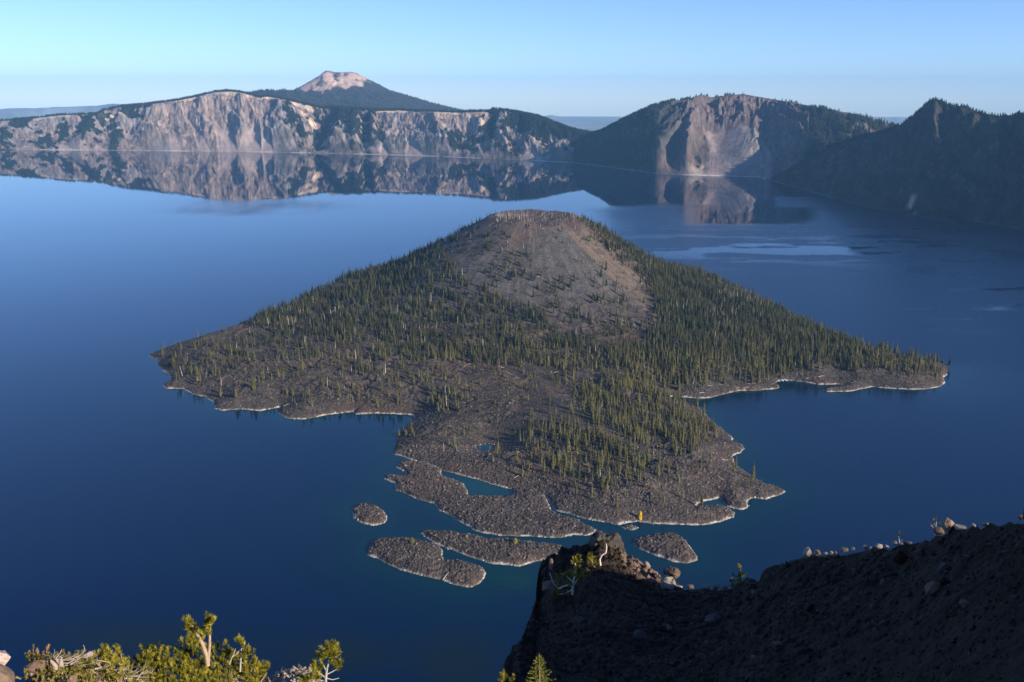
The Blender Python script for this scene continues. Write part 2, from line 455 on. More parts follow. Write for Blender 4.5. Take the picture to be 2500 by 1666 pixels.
# ---- Mount beyond the rim and the forested plateau under it
def make_scott():
    nphi, nd = 620, 240
    a0, a1 = ray(-300, 250), ray(1500, 250)
    phi = np.linspace(math.atan2(a0[0], a0[1]), math.atan2(a1[0], a1[1]), nphi)
    d = np.linspace(10300, 15600, nd)
    D, P = np.meshgrid(d, phi, indexing='ij'); X = D * np.sin(P); Y = D * np.cos(P)
    cphi, _, _ = at_d(832, 180, 13500); cx, cy = 13500 * math.sin(cphi), 13500 * math.cos(cphi)
    # elongated summit along the screen direction
    ux, uy = math.cos(cphi), -math.sin(cphi)
    a = (X - cx) * ux + (Y - cy) * uy; b = (X - cx) * uy * -1 + (Y - cy) * ux
    aa = np.sign(a) * np.maximum(np.abs(a) - 160, 0)
    rr = np.hypot(aa * np.where(a < 0, 1.12, 1.08), b * .9)
    H = 868 - np.interp(rr, [0, 60, 250, 600, 900, 1300, 1800, 2400, 3600], [0, 10, 105, 272, 350, 455, 560, 640, 960])
    H = H + 22 * np.exp(-((a + 215) / 85) ** 2 - (b / 220) ** 2) - 8 * np.exp(-((a + 20) / 90) ** 2)
    H += (22 * ridged(np.arctan2(b, a) * 6, rr / 900, 3, 601) - 8) * sm(rr, 60, 400) * (1 - .8 * sm(rr, 900, 1500)) + 5 * fbm(X / 110, Y / 110, 4, 611)
    # plateau skyline left of the peak
    px, _ = proj(X, Y, H)
    sky_h = at_d(px, interp(px, [(-300, 330), (250, 320), (430, 262), (480, 245), (585, 228), (640, 222), (700, 219), (760, 235), (900, 262), (1500, 330)]), 11800)[2]
    pl = sky_h * np.exp(-((D - 11900) / 1400) ** 2) + (1 - np.exp(-((D - 11900) / 1400) ** 2)) * interp(px, [(0, -60), (330, -60), (520, 330), (950, 330), (1200, 120), (1350, -40), (1600, -60)])
    H = np.maximum(H, pl + 12 * fbm(X / 300, Y / 300, 4, 621))
    n1 = fbm(a / 110, b / 260, 4, 631); n2 = fbm(X / 90, Y / 90, 3, 641)
    C = np.broadcast_to(np.array((.040, .042, .036)), X.shape + (3,)) * (1 + .5 * n2[..., None])
    C = mixc(C, (.22, .18, .17), sm(H + 90 * n2 - .12 * np.abs(a), 640, 780) * sm(n2, -.25, .2) * .75)
    bare = sm(1 - np.hypot((a + 80) / 440, (H - 765) / 150) + .7 * n1, .0, .25) * (b < 60)
    bare = bare * sm(a * .55 + (H - 680) + 40 * n1, -120, -40)
    bare = np.maximum(bare, .7 * sm(1 - np.hypot((a + 360) / 300, (H - 690) / 115) + .8 * n1, .1, .4) * (b < 60))
    C = mixc(C, (.56, .40, .32), bare * sm(n1 + .35, .0, .3))
    C = mixc(C, (.46, .34, .28), np.exp(-(((H - 690) - .16 * (a - 50)) / 18) ** 2 - ((a - 70) / 200) ** 2) * .8)
    C = mixc(C, (.16, .13, .13), sm(H, 845, 862) * .7)
    o = link_mesh('mountain', np.stack([X, Y, H], -1).reshape(-1, 3), grid_faces(*X.shape), M_far, col=np.clip(C, .01, .9).reshape(-1, 3))
    tag(o, kind='structure')
    return dict(PX=px, V=X * 0 + .5, X=X, Y=Y, Z=H, C=C)
Dm = make_scott()

# ---- distant hills, air haze put into their colour
def hills(name, pts, d, px0, px1, thick=3000):
    pxs = np.arange(px0, px1, 6.0); py = interp(pxs, pts)
    phi, _, h = at_d(pxs, py, d)
    h = h + 35 * fbm(pxs / 60, pxs * 0, 4, int(d) % 97)
    rows = [(-thick, -900), (-thick * .6, -400), (-thick * .25, -120), (0, 0), (thick * .4, -200), (thick, -900)]
    vs = []
    for dd, dh in rows:
        vs.append(np.stack([(d + dd) * np.sin(phi), (d + dd) * np.cos(phi), np.maximum(h + dh * .4 + (60 * fbm(pxs / 40, pxs * 0 + dd / 900, 3, 3) if dh else 0), -5)], -1))
    vs = np.array(vs)
    m = M_hill
    o = link_mesh(name, vs.reshape(-1, 3), grid_faces(len(rows), len(pxs)), m, smooth=True); tag(o, kind='structure')
M_hill = rock_mat('haze_tinted_land', .0008, .3, 0, 1, base=(.27, .34, .38))  # pale blue base imitates haze, also on the far ground
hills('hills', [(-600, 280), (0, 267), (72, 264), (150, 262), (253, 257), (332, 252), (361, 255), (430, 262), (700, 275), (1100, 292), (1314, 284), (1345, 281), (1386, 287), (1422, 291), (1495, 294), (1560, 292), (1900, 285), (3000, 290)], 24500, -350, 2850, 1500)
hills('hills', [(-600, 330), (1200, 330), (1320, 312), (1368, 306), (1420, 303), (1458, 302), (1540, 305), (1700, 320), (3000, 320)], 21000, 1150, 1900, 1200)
# ------------------------------------------------------------------ island outlines (photo shoreline carried onto the water plane)
ISL = [(361, 868), (372, 874), (389, 881), (385, 892), (398, 905), (418, 920), (417, 929), (396, 942), (409, 949), (450, 950), (468, 963), (502, 970), (520, 981), (526, 998), (542, 1003), (590, 1000), (638, 1004),
       (685, 994), (681, 1009), (701, 1022), (742, 1025), (794, 1014), (864, 1005), (871, 1012), (927, 1009), (1010, 1014), (1011, 1023), (996, 1040), (975, 1060), (966, 1082), (962, 1096), (962, 1110), (990, 1117), (1018, 1128),
       (1046, 1135), (1067, 1142), (1085, 1151), (1117, 1158), (1152, 1168), (1187, 1177), (1218, 1188), (1253, 1196), (1296, 1201), (1330, 1213), (1345, 1232), (1357, 1247), (1385, 1254), (1413, 1263), (1455, 1272), (1511, 1282),
       (1539, 1276), (1560, 1274), (1578, 1278), (1631, 1280), (1711, 1284), (1757, 1275), (1788, 1265), (1794, 1253), (1778, 1242), (1753, 1233), (1729, 1238), (1706, 1236), (1690, 1240), (1708, 1229), (1729, 1223), (1755, 1216), (1762, 1221),
       (1767, 1230), (1778, 1238), (1813, 1246), (1827, 1238), (1825, 1224), (1834, 1216), (1869, 1220), (1897, 1210), (1924, 1202), (1911, 1195), (1887, 1188), (1862, 1181), (1834, 1163), (1806, 1145), (1792, 1131), (1788, 1114),
       (1806, 1107), (1818, 1095), (1810, 1084), (1788, 1079), (1788, 1068), (1771, 1054), (1750, 1040), (1722, 1012), (1700, 990), (1640, 978), (1624, 974), (1641, 968), (1704, 973), (1732, 972), (1757, 965), (1806, 954), (1841, 954), (1880, 951), (1901, 949),
       (1902, 942), (1893, 935), (1905, 929), (1923, 929), (1950, 931), (1981, 936), (1998, 939), (2022, 939), (2045, 938), (2067, 941), (2050, 945), (2028, 947), (2006, 952), (2018, 957), (2076, 956), (2110, 949), (2127, 945),
       (2161, 948), (2229, 952), (2266, 950), (2297, 944), (2308, 934), (2302, 922), (2317, 912), (2341, 902), (2310, 893), (2250, 880), (2170, 866), (2100, 852), (2020, 820), (1950, 790), (1850, 745), (1750, 700),
       (1620, 668), (1400, 655), (1200, 655), (1030, 665), (860, 705), (740, 745), (640, 783), (540, 815), (430, 842)]
SLAB = [(938, 1161), (973, 1163), (994, 1165), (985, 1150), (969, 1142), (968, 1133), (983, 1126), (1008, 1126), (1043, 1133), (1078, 1148), (1080, 1162), (1103, 1172), (1131, 1181), (1143, 1198), (1141, 1210), (1166, 1213), (1222, 1213), (1250, 1209), (1256, 1199), (1262, 1192),
        (1320, 1198), (1337, 1222), (1345, 1246), (1367, 1259), (1408, 1268), (1432, 1283), (1459, 1296), (1438, 1308), (1397, 1307), (1366, 1314), (1324, 1312), (1289, 1309), (1229, 1310), (1187, 1303), (1159, 1296), (1131, 1279), (1103, 1261),
        (1074, 1247), (1060, 1230), (1018, 1219), (990, 1205), (966, 1198), (966, 1181), (939, 1170)]
I1 = [(857, 1247), (868, 1237), (889, 1231), (917, 1235), (938, 1251), (946, 1267), (938, 1279), (913, 1284), (885, 1279), (864, 1268)]
I2 = [(897, 1356), (906, 1326), (927, 1319), (966, 1316), (1001, 1317), (1036, 1324), (1067, 1330), (1082, 1344), (1080, 1360), (1092, 1372), (1124, 1370), (1159, 1381), (1183, 1388), (1188, 1403), (1173, 1423), (1148, 1436), (1110, 1430),
      (1078, 1416), (1025, 1405), (983, 1393), (945, 1377), (917, 1361)]
I3 = [(1022, 1300), (1039, 1297), (1096, 1300), (1159, 1309), (1187, 1317), (1236, 1317), (1289, 1324), (1341, 1328), (1369, 1333), (1383, 1344), (1359, 1356), (1320, 1370), (1267, 1383), (1201, 1377), (1148, 1360), (1113, 1346), (1075, 1333), (1046, 1317)]
I4 = [(1543, 1326), (1552, 1317), (1596, 1307), (1631, 1300), (1659, 1309), (1680, 1328), (1701, 1360), (1701, 1368), (1676, 1376), (1645, 1372), (1603, 1358), (1560, 1340)]
I5 = [(1517, 1284), (1539, 1282), (1560, 1289), (1546, 1295), (1522, 1291)]
POOL = [(1158, 1091), (1187, 1084), (1210, 1089), (1203, 1100), (1173, 1103)]
POLYS = [world_poly(p) for p in (ISL, SLAB, I1, I2, I3, I4, I5)]
POOLW = world_poly(POOL)

def upsample(c, fac, shape):
    ri = np.minimum(np.arange(shape[0]) / fac, c.shape[0] - 1.001); ci = np.minimum(np.arange(shape[1]) / fac, c.shape[1] - 1.001)
    r0 = ri.astype(int); c0 = ci.astype(int); fr = (ri - r0)[:, None]; fc = (ci - c0)[None]
    a = c[r0][:, c0] * (1 - fc) + c[r0][:, c0 + 1] * fc
    b = c[r0 + 1][:, c0] * (1 - fc) + c[r0 + 1][:, c0 + 1] * fc
    return a * (1 - fr) + b * fr

# cone centre
_p, _d, _z = at_d(1303, 520, 2185)
CX, CY = 2185 * math.sin(_p), 2185 * math.cos(_p)

def terrain(X, Y, SDS, px=None, py=None):
    """height from signed distances [(main, slab, islets...)]"""
    wob = 2.2 * fbm(X / 22, Y / 22, 3, 701) + 1.2 * fbm(X / 6, Y / 6, 2, 711)
    main = SDS[0] + wob
    h = np.where(main > 0, 0, 0.0)
    lava = 9 * (1 - np.exp(-np.maximum(main, 0) / 26)) + 2.0 * (1 - np.exp(-np.maximum(main, 0) / 3))
    inl = sm(main, 6, 70)
    roll = 7 * ridged(X / 170 + .4 * gn(X / 90, Y / 90, 5), Y / 120, 3, 721) + 7 * fbm(X / 230, Y / 160, 2, 731) + 2
    flow = 4.6 * ridged(X / 48 + gn(X / 60, Y / 60, 6), Y / 34, 3, 741)
    r = np.hypot((X - CX), (Y - CY))
    th = np.arctan2(Y - CY, X - CX)
    rw = r * (1 + .03 * gn(th * 1.5, th * 0, 9) + .09 * sm(np.cos(th), .2, 1) * sm(r, 110, 300))
    cone = np.interp(rw, [0, 45, 78, 92, 112, 193, 262, 352, 430, 520, 620, 760, 950], [205, 205, 211, 214, 208, 164, 127, 82, 50, 33, 22, 10, 0])
    # crater rim lower on the near side
    cone -= 3.5 * np.exp(-((rw - 92) / 26) ** 2) * sm(-np.sin(th) + .0, .2, .8); cone += 2.2 * gn(th * 5, r / 60, 755) * np.exp(-((rw - 90) / 40) ** 2)
    steep = sm(cone, 40, 75)
    front = lava + inl * (roll * (1 - steep) + flow * (1 - steep))
    h = front + cone * sm(main, 0, 90)
    h += steep * (2.0 * fbm(X / 30, Y / 30, 3, 751) + .25 * ridged(X / 11, Y / 11, 2, 753) + 1.2 * gn(th * 7, r / 400, 752))
    rub = (.9 * ridged(X / 6.5, Y / 6.5, 2, 761) + .7 * gn(X / 2.6, Y / 2.6, 771)) * (1 - .9 * steep) * sm(main, 0, 6)
    h += rub * (1 - .5 * sm(h, 18, 30))
    h = np.where(main > 0, np.maximum(h, .15 * main + .1), main * .35)
    kinds = np.zeros(X.shape, int)
    kinds[main > -1] = 1
    # pool sunk into the lava
    pm = sm(SDS[-1], -75, 0); h = np.where(pm > 0, h * (1 - pm) + (2.0 + .3 * h * (1 - pm)) * pm, h); pm = sm(SDS[-1], -4, 3); h = h * (1 - pm) - 1.0 * pm
    for i, s in enumerate(SDS[1:-1]):
        m = s + wob * (.8 if i else 1)
        hi = (4.2, 3.6, 6.5, 5.0, 5.0, 1.0)[i]
        g = hi * (1 - np.exp(-np.maximum(m, 0) / 11)) + .8 * (1 - np.exp(-np.maximum(m, 0) / 1.5)) + sm(m, 0, 5) * (1.5 * ridged(X / 22, Y / 13, 2, 781) + 1.0 * ridged(X / 6, Y / 6, 2, 782) + .9 * gn(X / 2.4, Y / 2.4, 783))
        g = np.where(m > 0, np.maximum(g, .1 + .1 * m), m * .35)
        up = g > h
        kinds = np.where((m > -1) & up, i + 2, kinds)
        h = np.where(up, g, h)
    return h, kinds, r, cone

def sds(X, Y):
    return [seg_sd(X, Y, P) for P in POLYS] + [seg_sd(X, Y, POOLW)]

nph, nd = 1130, 1060
ph = np.linspace(-.462, .475, nph); dd = np.linspace(835, 2560, nd)
Dg, Pg = np.meshgrid(dd, ph, indexing='ij')
XI, YI = Dg * np.sin(Pg), Dg * np.cos(Pg)
FC = 4
cs = sds(XI[::FC, ::FC], YI[::FC, ::FC])
SD = [upsample(c, FC, XI.shape) for c in cs]
ZI, KI, RI, CONE = terrain(XI, YI, SD)
PXI, PYI = proj(XI, YI, ZI)

CIN = np.array((.082, .076, .071)); LAVA = np.array((.060, .050, .043)); BRN = np.array((.078, .053, .040)); TAN = np.array((.135, .100, .074))
def island_colour(X, Y, Z, PX, PY, SDm):
    n1 = fbm(X / 60, Y / 60, 4, 801); n2 = fbm(X / 14, Y / 14, 3, 811); n3 = fbm(X / 150, Y / 150, 3, 821)
    c = np.broadcast_to(LAVA, X.shape + (3,)) * (1 + .5 * n1[..., None] + .35 * n3[..., None])
    c = mixc(c, BRN, sm(n3 + .5 * n1, -.05, .3) * .8)
    c = mixc(c, (.13, .108, .095), sm(n2 + .5 * n1, .2, .55) * .55)
    st = sm(Z, 45, 80)
    cin = CIN * (1 + .22 * n1[..., None])
    th = np.arctan2(Y - CY, X - CX)
    streak = gn(th * 26, np.hypot(X - CX, Y - CY) / 260, 831)
    cin = cin * (1 + .06 * streak[..., None])
    c = mixc(c, cin, st)
    # pinkish-tan cinder strip on the right flank and orange scree under it
    bx = np.interp(PY, [575, 600, 700, 760, 860], [1392, 1412, 1512, 1580, 1640])
    c = mixc(c, TAN * (1 + .2 * streak[..., None]), st * sm(PX - bx + 8 * n1, -6, 8) * .85)
    c = mixc(c, (.098, .073, .060), st * sm(PY + 20 * n1, 690, 800) * .7)
    c = mixc(c, (.105, .075, .062), sm(Z, 200, 216) * sm(n1 + .3, -.1, .3) * .85)
    c = mixc(c, (.105, .074, .060), np.exp(-((PX - 1265) / 45) ** 2 - ((PY - 578) / 35) ** 2) * .8)
    c = mixc(c, (.075, .05, .042), np.exp(-((PX - 1400) / 24) ** 4 - ((PY - 545) / 20) ** 4) * .9)
    # slide marks, paths of fine cinder and coarser bands on the cone
    sl = gn(th * 34 + 1.5 * n3, np.hypot(X - CX, Y - CY) / 90, 836); c = mixc(c, c * 1.45, sm(sl, .25, .5) * st * .6); c = mixc(c, c * .62, sm(-sl + .4 * n1, .3, .55) * st * .6)
    c = mixc(c, (.05, .046, .044), sm(fbm(X / 24, Y / 24, 3, 837), .12, .3) * st * .6)
    # litter of bleached wood, needles
    c = mixc(c, (.30, .27, .24), sm(gn(X / 3.1, Y / 3.1, 841), .48, .6) * .35)
    c = mixc(c, (.055, .060, .035), sm(n2 + .3 * n3, .15, .5) * .35 * (1 - st))
    c = c * (1 + (1 - .7 * st) * (.35 * gn(X / 7, Y / 7, 861) + .3 * gn(X / 3, Y / 3, 862)))[..., None]
    # bleached lake-level ring
    ring = (1 - sm(Z + 1.1 * gn(X / 9, Y / 9, 851) + .7 * gn(X / 2, Y / 2, 852), .5, 1.3)) * sm(Z, -.6, .0) * (.35 + .65 * sm(gn(X / 26, Y / 26, 853), -.35, 0)) * (np.hypot(PX - 1185, PY - 1094) > 45)
    c = mixc(c, (.50, .45, .40), ring * .9)
    c = mixc(c, (.05, .10, .09), (Z < -.1) * 1.0)
    return np.clip(c, .01, .9)
CI = island_colour(XI, YI, ZI, PXI, PYI, SD[0])
M_island = rock_mat('lava_ground', .35, .38, .8, .9, detail=8)
VI = np.stack([XI, YI, ZI], -1).reshape(-1, 3); CIf = CI.reshape(-1, 3)
land = ZI > -1.2
FI = grid_faces(nd, nph, land)
kf = KI.ravel()[FI].max(1)
isl_names = {1: ('island', [0, 1, 2]), 3: ('islet', [3]), 4: ('islet', [4]), 5: ('islet', [5]), 6: ('islet', [6]), 7: ('islet', [7])}
for k, (nm, ks) in isl_names.items():
    f = FI[np.isin(kf, ks)]
    if len(f) == 0: continue
    v, f, c = compact(VI, f, CIf)
    tag(link_mesh(nm, v, f, M_island, col=c), kind='structure')

def sample(arr, x, y):
    """bilinear lookup on the island grid"""
    p = np.arctan2(x, y); d = np.hypot(x, y)
    ci = np.clip((p - ph[0]) / (ph[1] - ph[0]), 0, nph - 1.001); ri = np.clip((d - dd[0]) / (dd[1] - dd[0]), 0, nd - 1.001)
    r0 = ri.astype(int); c0 = ci.astype(int); fr = ri - r0; fc = ci - c0
    return (arr[r0, c0] * (1 - fc) + arr[r0, c0 + 1] * fc) * (1 - fr) + (arr[r0 + 1, c0] * (1 - fc) + arr[r0 + 1, c0 + 1] * fc) * fr

# ------------------------------------------------------------------ lake
def make_lake():
    d = np.exp(np.linspace(math.log(200), math.log(10900), 620))
    p = np.linspace(-.95, 1.05, 800)
    D, P = np.meshgrid(d, p, indexing='ij'); X, Y = D * np.sin(P), D * np.cos(P)
    cs = sds(X[::2, ::2], Y[::2, ::2])
    s = np.max(np.stack(cs[:-1]), 0)
    s = upsample(s, 2, X.shape)
    PX, PY = proj(X, Y, 0 * X)
    n = fbm(X / 60, Y / 60, 4, 901)
    off = np.maximum(-s, 0)
    near = np.exp(-off / 20) * .8 + .55 * np.exp(-off / 75) * sm(PY, 900, 1050)
    shoal = .75 * np.exp(-(((PX - 1150) / 300) ** 4 + ((PY - 1270) / 130) ** 4)) + .55 * np.exp(-((PX - 1250) / 110) ** 2 - ((PY - 1430) / 45) ** 2) + .35 * np.exp(-((PX - 1450) / 300) ** 2 - ((PY - 1330) / 60) ** 2)
    m = np.clip(np.maximum(near, shoal * (.8 + .5 * n)) + .15 * n * near, 0, 1)
    DEEP = np.array((.0002, .0090, .042)); TEAL = np.array((.001, .024, .036)); GREEN = np.array((.004, .042, .028)); EMER = np.array((.005, .045, .048))
    c = np.broadcast_to(DEEP, X.shape + (3,)).copy()
    c = mixc(c, TEAL, m)
    c = mixc(c, GREEN, np.clip(np.exp(-((PX - 1240) / 80) ** 2 - ((PY - 1415) / 30) ** 2) * (.8 + n) , 0, 1) * .7)
    lag = np.clip(np.maximum(np.exp(-((PX - 1170) / 85) ** 4 - ((PY - 1190) / 26) ** 4), np.exp(-((PX - 1185) / 40) ** 4 - ((PY - 1094) / 16) ** 4)), 0, 1)
    lag = np.maximum(lag, np.exp(-((PX - 1735) / 30) ** 4 - ((PY - 1230) / 10) ** 4))
    lag = np.maximum(lag, .4 * np.exp(-((PX - 1715) / 40) ** 2 - ((PY - 990) / 14) ** 2))
    c = mixc(c, EMER, lag * .85)
    # submerged dark shelves under the near cliffs
    c = mixc(c, (.006, .014, .012), np.clip(np.exp(-((PX - 330) / 200) ** 2 - ((PY - 1560) / 45) ** 2) + np.exp(-((PX - 820) / 160) ** 2 - ((PY - 1600) / 50) ** 2) + np.exp(-((PX - 1120) / 110) ** 2 - ((PY - 1620) / 80) ** 2), 0, 1) * .8)
    # wind ruffle (alpha-like second attribute, world positions)
    ru = np.zeros(X.shape)
    wv = fbm(X / 500, Y / 900, 3, 921); w2 = fbm(X / 160, Y / 420, 3, 931); w3 = fbm(X / 420, Y / 105, 4, 941)
    ru = sm(PX + 60 * w2, 1360, 1560) * sm(PY + 18 * wv, 492, 520)                       # rippled water right of the cone
    ru = np.maximum(ru, sm(PX + 40 * w2, 1860, 1900) * sm(PY + 6 * w2, 476, 482))
    ru = ru * (1 - .95 * np.exp(-((PX - 1830 - 30 * w2) / 165) ** 6 - ((PY - 528 - 5 * w2) / 24) ** 6))
    ru = ru + 1.3 * np.exp(-((PX - 2182 - 8 * w2) / 20) ** 4 - ((PY - 595) / 11) ** 4) + 1.2 * np.exp(-((PX - 2250) / 34) ** 4 - ((PY - 660 - .1 * (PX - 2250)) / 8) ** 4)
    ru = ru + .9 * np.exp(-((PX - 2360) / 170) ** 4 - ((PY - 588 - .05 * (PX - 2330)) / 13) ** 4)
    gl = sm(w3 + .25 * np.exp(-((PY - 612) / 14) ** 2) * np.exp(-((PX - 1900) / 330) ** 2), .04, .2) * np.exp(-((PY - 605) / 36) ** 2)
    ru = ru * (1 - .9 * gl * np.exp(-((PX - 1950) / 430) ** 4))
    ru = np.maximum(ru, .6 * np.exp(-((PX - 620) / 260) ** 4 - ((PY - 508 - 4 * w2) / 20) ** 4) * (.6 + .7 * w2 + .2))
    ru = np.maximum(ru, .06 + .07 * sm(PY, 470, 560) + .12 * np.clip(w3, -.5, 1) * sm(PY, 470, 520))
    ru = ru * (1 - .8 * sm(w3, .18, .34) * np.exp(-((PX - 2380) / 160) ** 4 - ((PY - 735) / 60) ** 4))
    ru = ru + .5 * sm(w3, .25, .45) * np.exp(-((PX - 550) / 60) ** 2 - ((PY - 708) / 8) ** 2)
    ru = np.clip(ru, 0, 1.6) * (1 - .6 * np.exp(-off / 80) * sm(PY, 850, 960))
    m, nn, l, p_ = mat_new('lake_water')
    a = nn.new('ShaderNodeVertexColor'); a.layer_name = 'col'; l.new(a.outputs[0], p_.inputs['Base Color'])
    b = nn.new('ShaderNodeVertexColor'); b.layer_name = 'ruffle'
    mr = nn.new('ShaderNodeMapRange'); mr.inputs[1].default_value = 0; mr.inputs[2].default_value = 1; mr.inputs[3].default_value = .0; mr.inputs[4].default_value = .30; mr.clamp = False
    sx = nn.new('ShaderNodeSeparateColor'); l.new(b.outputs[0], sx.inputs[0]); l.new(sx.outputs[0], mr.inputs[0]); l.new(mr.outputs[0], p_.inputs['Roughness'])
    p_.inputs['IOR'].default_value = 1.36
    p_.inputs['Specular Tint'].default_value = (.58, .92, 1.0, 1)
    p_.inputs['Specular IOR Level'].default_value = .5
    tc = nn.new('ShaderNodeTexCoord'); no = nn.new('ShaderNodeTexNoise'); no.inputs['Scale'].default_value = .05; no.inputs['Detail'].default_value = 4
    bm = nn.new('ShaderNodeBump'); bm.inputs['Strength'].default_value = .25; bm.inputs['Distance'].default_value = .12
    l.new(tc.outputs['Object'], no.inputs['Vector']); l.new(no.outputs[0], bm.inputs['Height']); l.new(bm.outputs[0], p_.inputs['Normal'])
    o = link_mesh('lake', np.stack([X, Y, 0 * X], -1).reshape(-1, 3), grid_faces(*X.shape), m, smooth=True, col=c.reshape(-1, 3))
    at = o.data.color_attributes.new('ruffle', 'FLOAT_COLOR', 'POINT')
    r4 = np.ones((X.size, 4), np.float32); r4[:, :3] = ru.reshape(-1, 1); at.data.foreach_set('color', r4.ravel())
    tag(o, kind='structure')
make_lake()
# ground under and beyond the caldera
def make_land():
    d = np.array([10700, 14000, 17000, 20000, 26500.]); p = np.linspace(-.72, .72, 60)
    D, P = np.meshgrid(d, p, indexing='ij')
    tag(link_mesh('ground', np.stack([D * np.sin(P), D * np.cos(P), D * 0 - 4], -1).reshape(-1, 3), grid_faces(*D.shape), M_hill), kind='structure')
make_land()
# ------------------------------------------------------------------ island vegetation
def hit(px, py, lo=850, hi=2500, n=1400):
    """where the ray of a photo pixel meets the island surface"""
    dx, dy, dz = ray(px, py); hh = math.hypot(dx, dy); phi = math.atan2(dx, dy)
    d = np.linspace(lo, hi, n); z = CAMZ + dz / hh * d
    g = np.maximum(sample(ZI, d * math.sin(phi), d * math.cos(phi)), 0)
    i = np.argmax(g > z)
    dd_ = d[i]
    return dd_ * math.sin(phi), dd_ * math.cos(phi), float(g[i])

def conifer(seed, layers=12, boughs=6, rad=.125, bare=.16, taper=.75, sparse=0.0, cuts=1):
    """unit-height conifer: trunk and crown as (verts, tris) with the crown a stack of drooping boughs"""
    r = np.random.default_rng(seed)
    tv, tf = [], []
    k = 5
    for z, w in ((0, .012), (.5, .008), (.97, .002)):
        for j in range(k):
            a = 2 * math.pi * j / k; tv.append((w * math.cos(a), w * math.sin(a), z))
    for a in range(2):
        for j in range(k):
            q = [a * k + j, a * k + (j + 1) % k, (a + 1) * k + (j + 1) % k, (a + 1) * k + j]
            tf += [(q[0], q[1], q[2]), (q[0], q[2], q[3])]
    cv, cf = [], []
    for L in range(layers):
        t = L / (layers - 1)
        z = bare + (.97 - bare) * t ** .92
        R0 = 1.12 * rad * (1 - t) ** (taper * .85) * (.75 + .25 * math.sin(min(t * 6 + .7, 1.57))) + .008
        for b in range(boughs):
            if r.random() < sparse: continue
            a = 2 * math.pi * (b + .5 * L) / boughs + r.normal(0, .25)
            rr = R0 * r.uniform(.6, 1.25); dr = rr * r.uniform(.25, .75)
            hw = rr * r.uniform(.28, .5)
            ca, sa = math.cos(a), math.sin(a)
            i = len(cv)
            top = z + .035 * (1 - t) + .018
            cv += [(0, 0, top), (rr * .6 * ca - hw * sa, rr * .6 * sa + hw * ca, z - dr * .3), (rr * ca, rr * sa, z - dr), (rr * .6 * ca + hw * sa, rr * .6 * sa - hw * ca, z - dr * .3)]
            cf += [(i, i + 1, i + 2), (i, i + 2, i + 3)]
    i = len(cv)
    cv += [(0, 0, 1.0), (.012, 0, .93), (-.006, .01, .93), (-.006, -.01, .93)]
    cf += [(i, i + 1, i + 2), (i, i + 2, i + 3), (i, i + 3, i + 1)]
    return (np.array(tv), np.array(tf)), (np.array(cv), np.array(cf))

def snag_mesh(seed, stubs=7):
    r = np.random.default_rng(seed)
    v, f = [], []
    k = 5; bend = r.normal(0, .03, 2)
    zs = [0, .35, .7, 1.0]; ws = [.025, .019, .013, .004]
    for z, w in zip(zs, ws):
        for j in range(k):
            a = 2 * math.pi * j / k; v.append((w * math.cos(a) + bend[0] * z * z, w * math.sin(a) + bend[1] * z * z, z))
    for a in range(3):
        for j in range(k):
            q = [a * k + j, a * k + (j + 1) % k, (a + 1) * k + (j + 1) % k, (a + 1) * k + j]
            f += [(q[0], q[1], q[2]), (q[0], q[2], q[3])]
    for s_ in range(stubs):
        z = r.uniform(.3, .95); a = r.uniform(0, 6.28); L = r.uniform(.04, .12) * (1.2 - z * .6); up = r.uniform(-.2, .5) * L
        i = len(v); x0, y0 = bend * z * z
        v += [(x0, y0, z - .015), (x0, y0, z + .015), (x0 + L * math.cos(a), y0 + L * math.sin(a), z + up)]
        f += [(i, i + 1, i + 2), (i, i + 2, i + 1)]
    return np.array(v), np.array(f)

M_crown = rock_mat('conifer_foliage', .6, .3, 0, 1)
M_crown_i = None
M_trunk = rock_mat('conifer_bark', 1.5, .3, .3, .05, base=(.17, .135, .11))
M_dead = rock_mat('bleached_wood', 1.2, .25, .3, .03, base=(.52, .475, .43), rand=True)

def crown_mat(name, base):
    return rock_mat(name, .8, .35, 0, 1, base=base, rand=True)
M_olive = crown_mat('olive_needles', (.102, .097, .033))
M_green = crown_mat('green_needles', (.042, .053, .025))
M_dark = crown_mat('dark_needles', (.018, .028, .017))

VARS = [conifer(s, l, b, rd, ba, tp, spz) for s, l, b, rd, ba, tp, spz in
        [(1, 13, 6, .115, .12, .7, .0), (2, 12, 6, .135, .16, .8, .08), (3, 11, 6, .095, .22, .6, .1), (4, 12, 7, .15, .10, .85, .05), (5, 10, 5, .085, .34, .55, .22), (6, 13, 6, .105, .18, .65, .12), (7, 10, 9, .24, .04, .32, .05)]]
TR_M = []
for i, (t, c) in enumerate(VARS):
    o1 = link_mesh('trunk', t[0], t[1], M_trunk); o2 = link_mesh('crown', c[0], c[1], None)
    ms = {}
    for nm, m in (('olive', M_olive), ('green', M_green), ('dark', M_dark)):
        me = o2.data.copy(); me.materials.clear(); me.materials.append(m); ms[nm] = me
    TR_M.append((o1.data, ms))
    bpy.data.objects.remove(o1); bpy.data.objects.remove(o2)

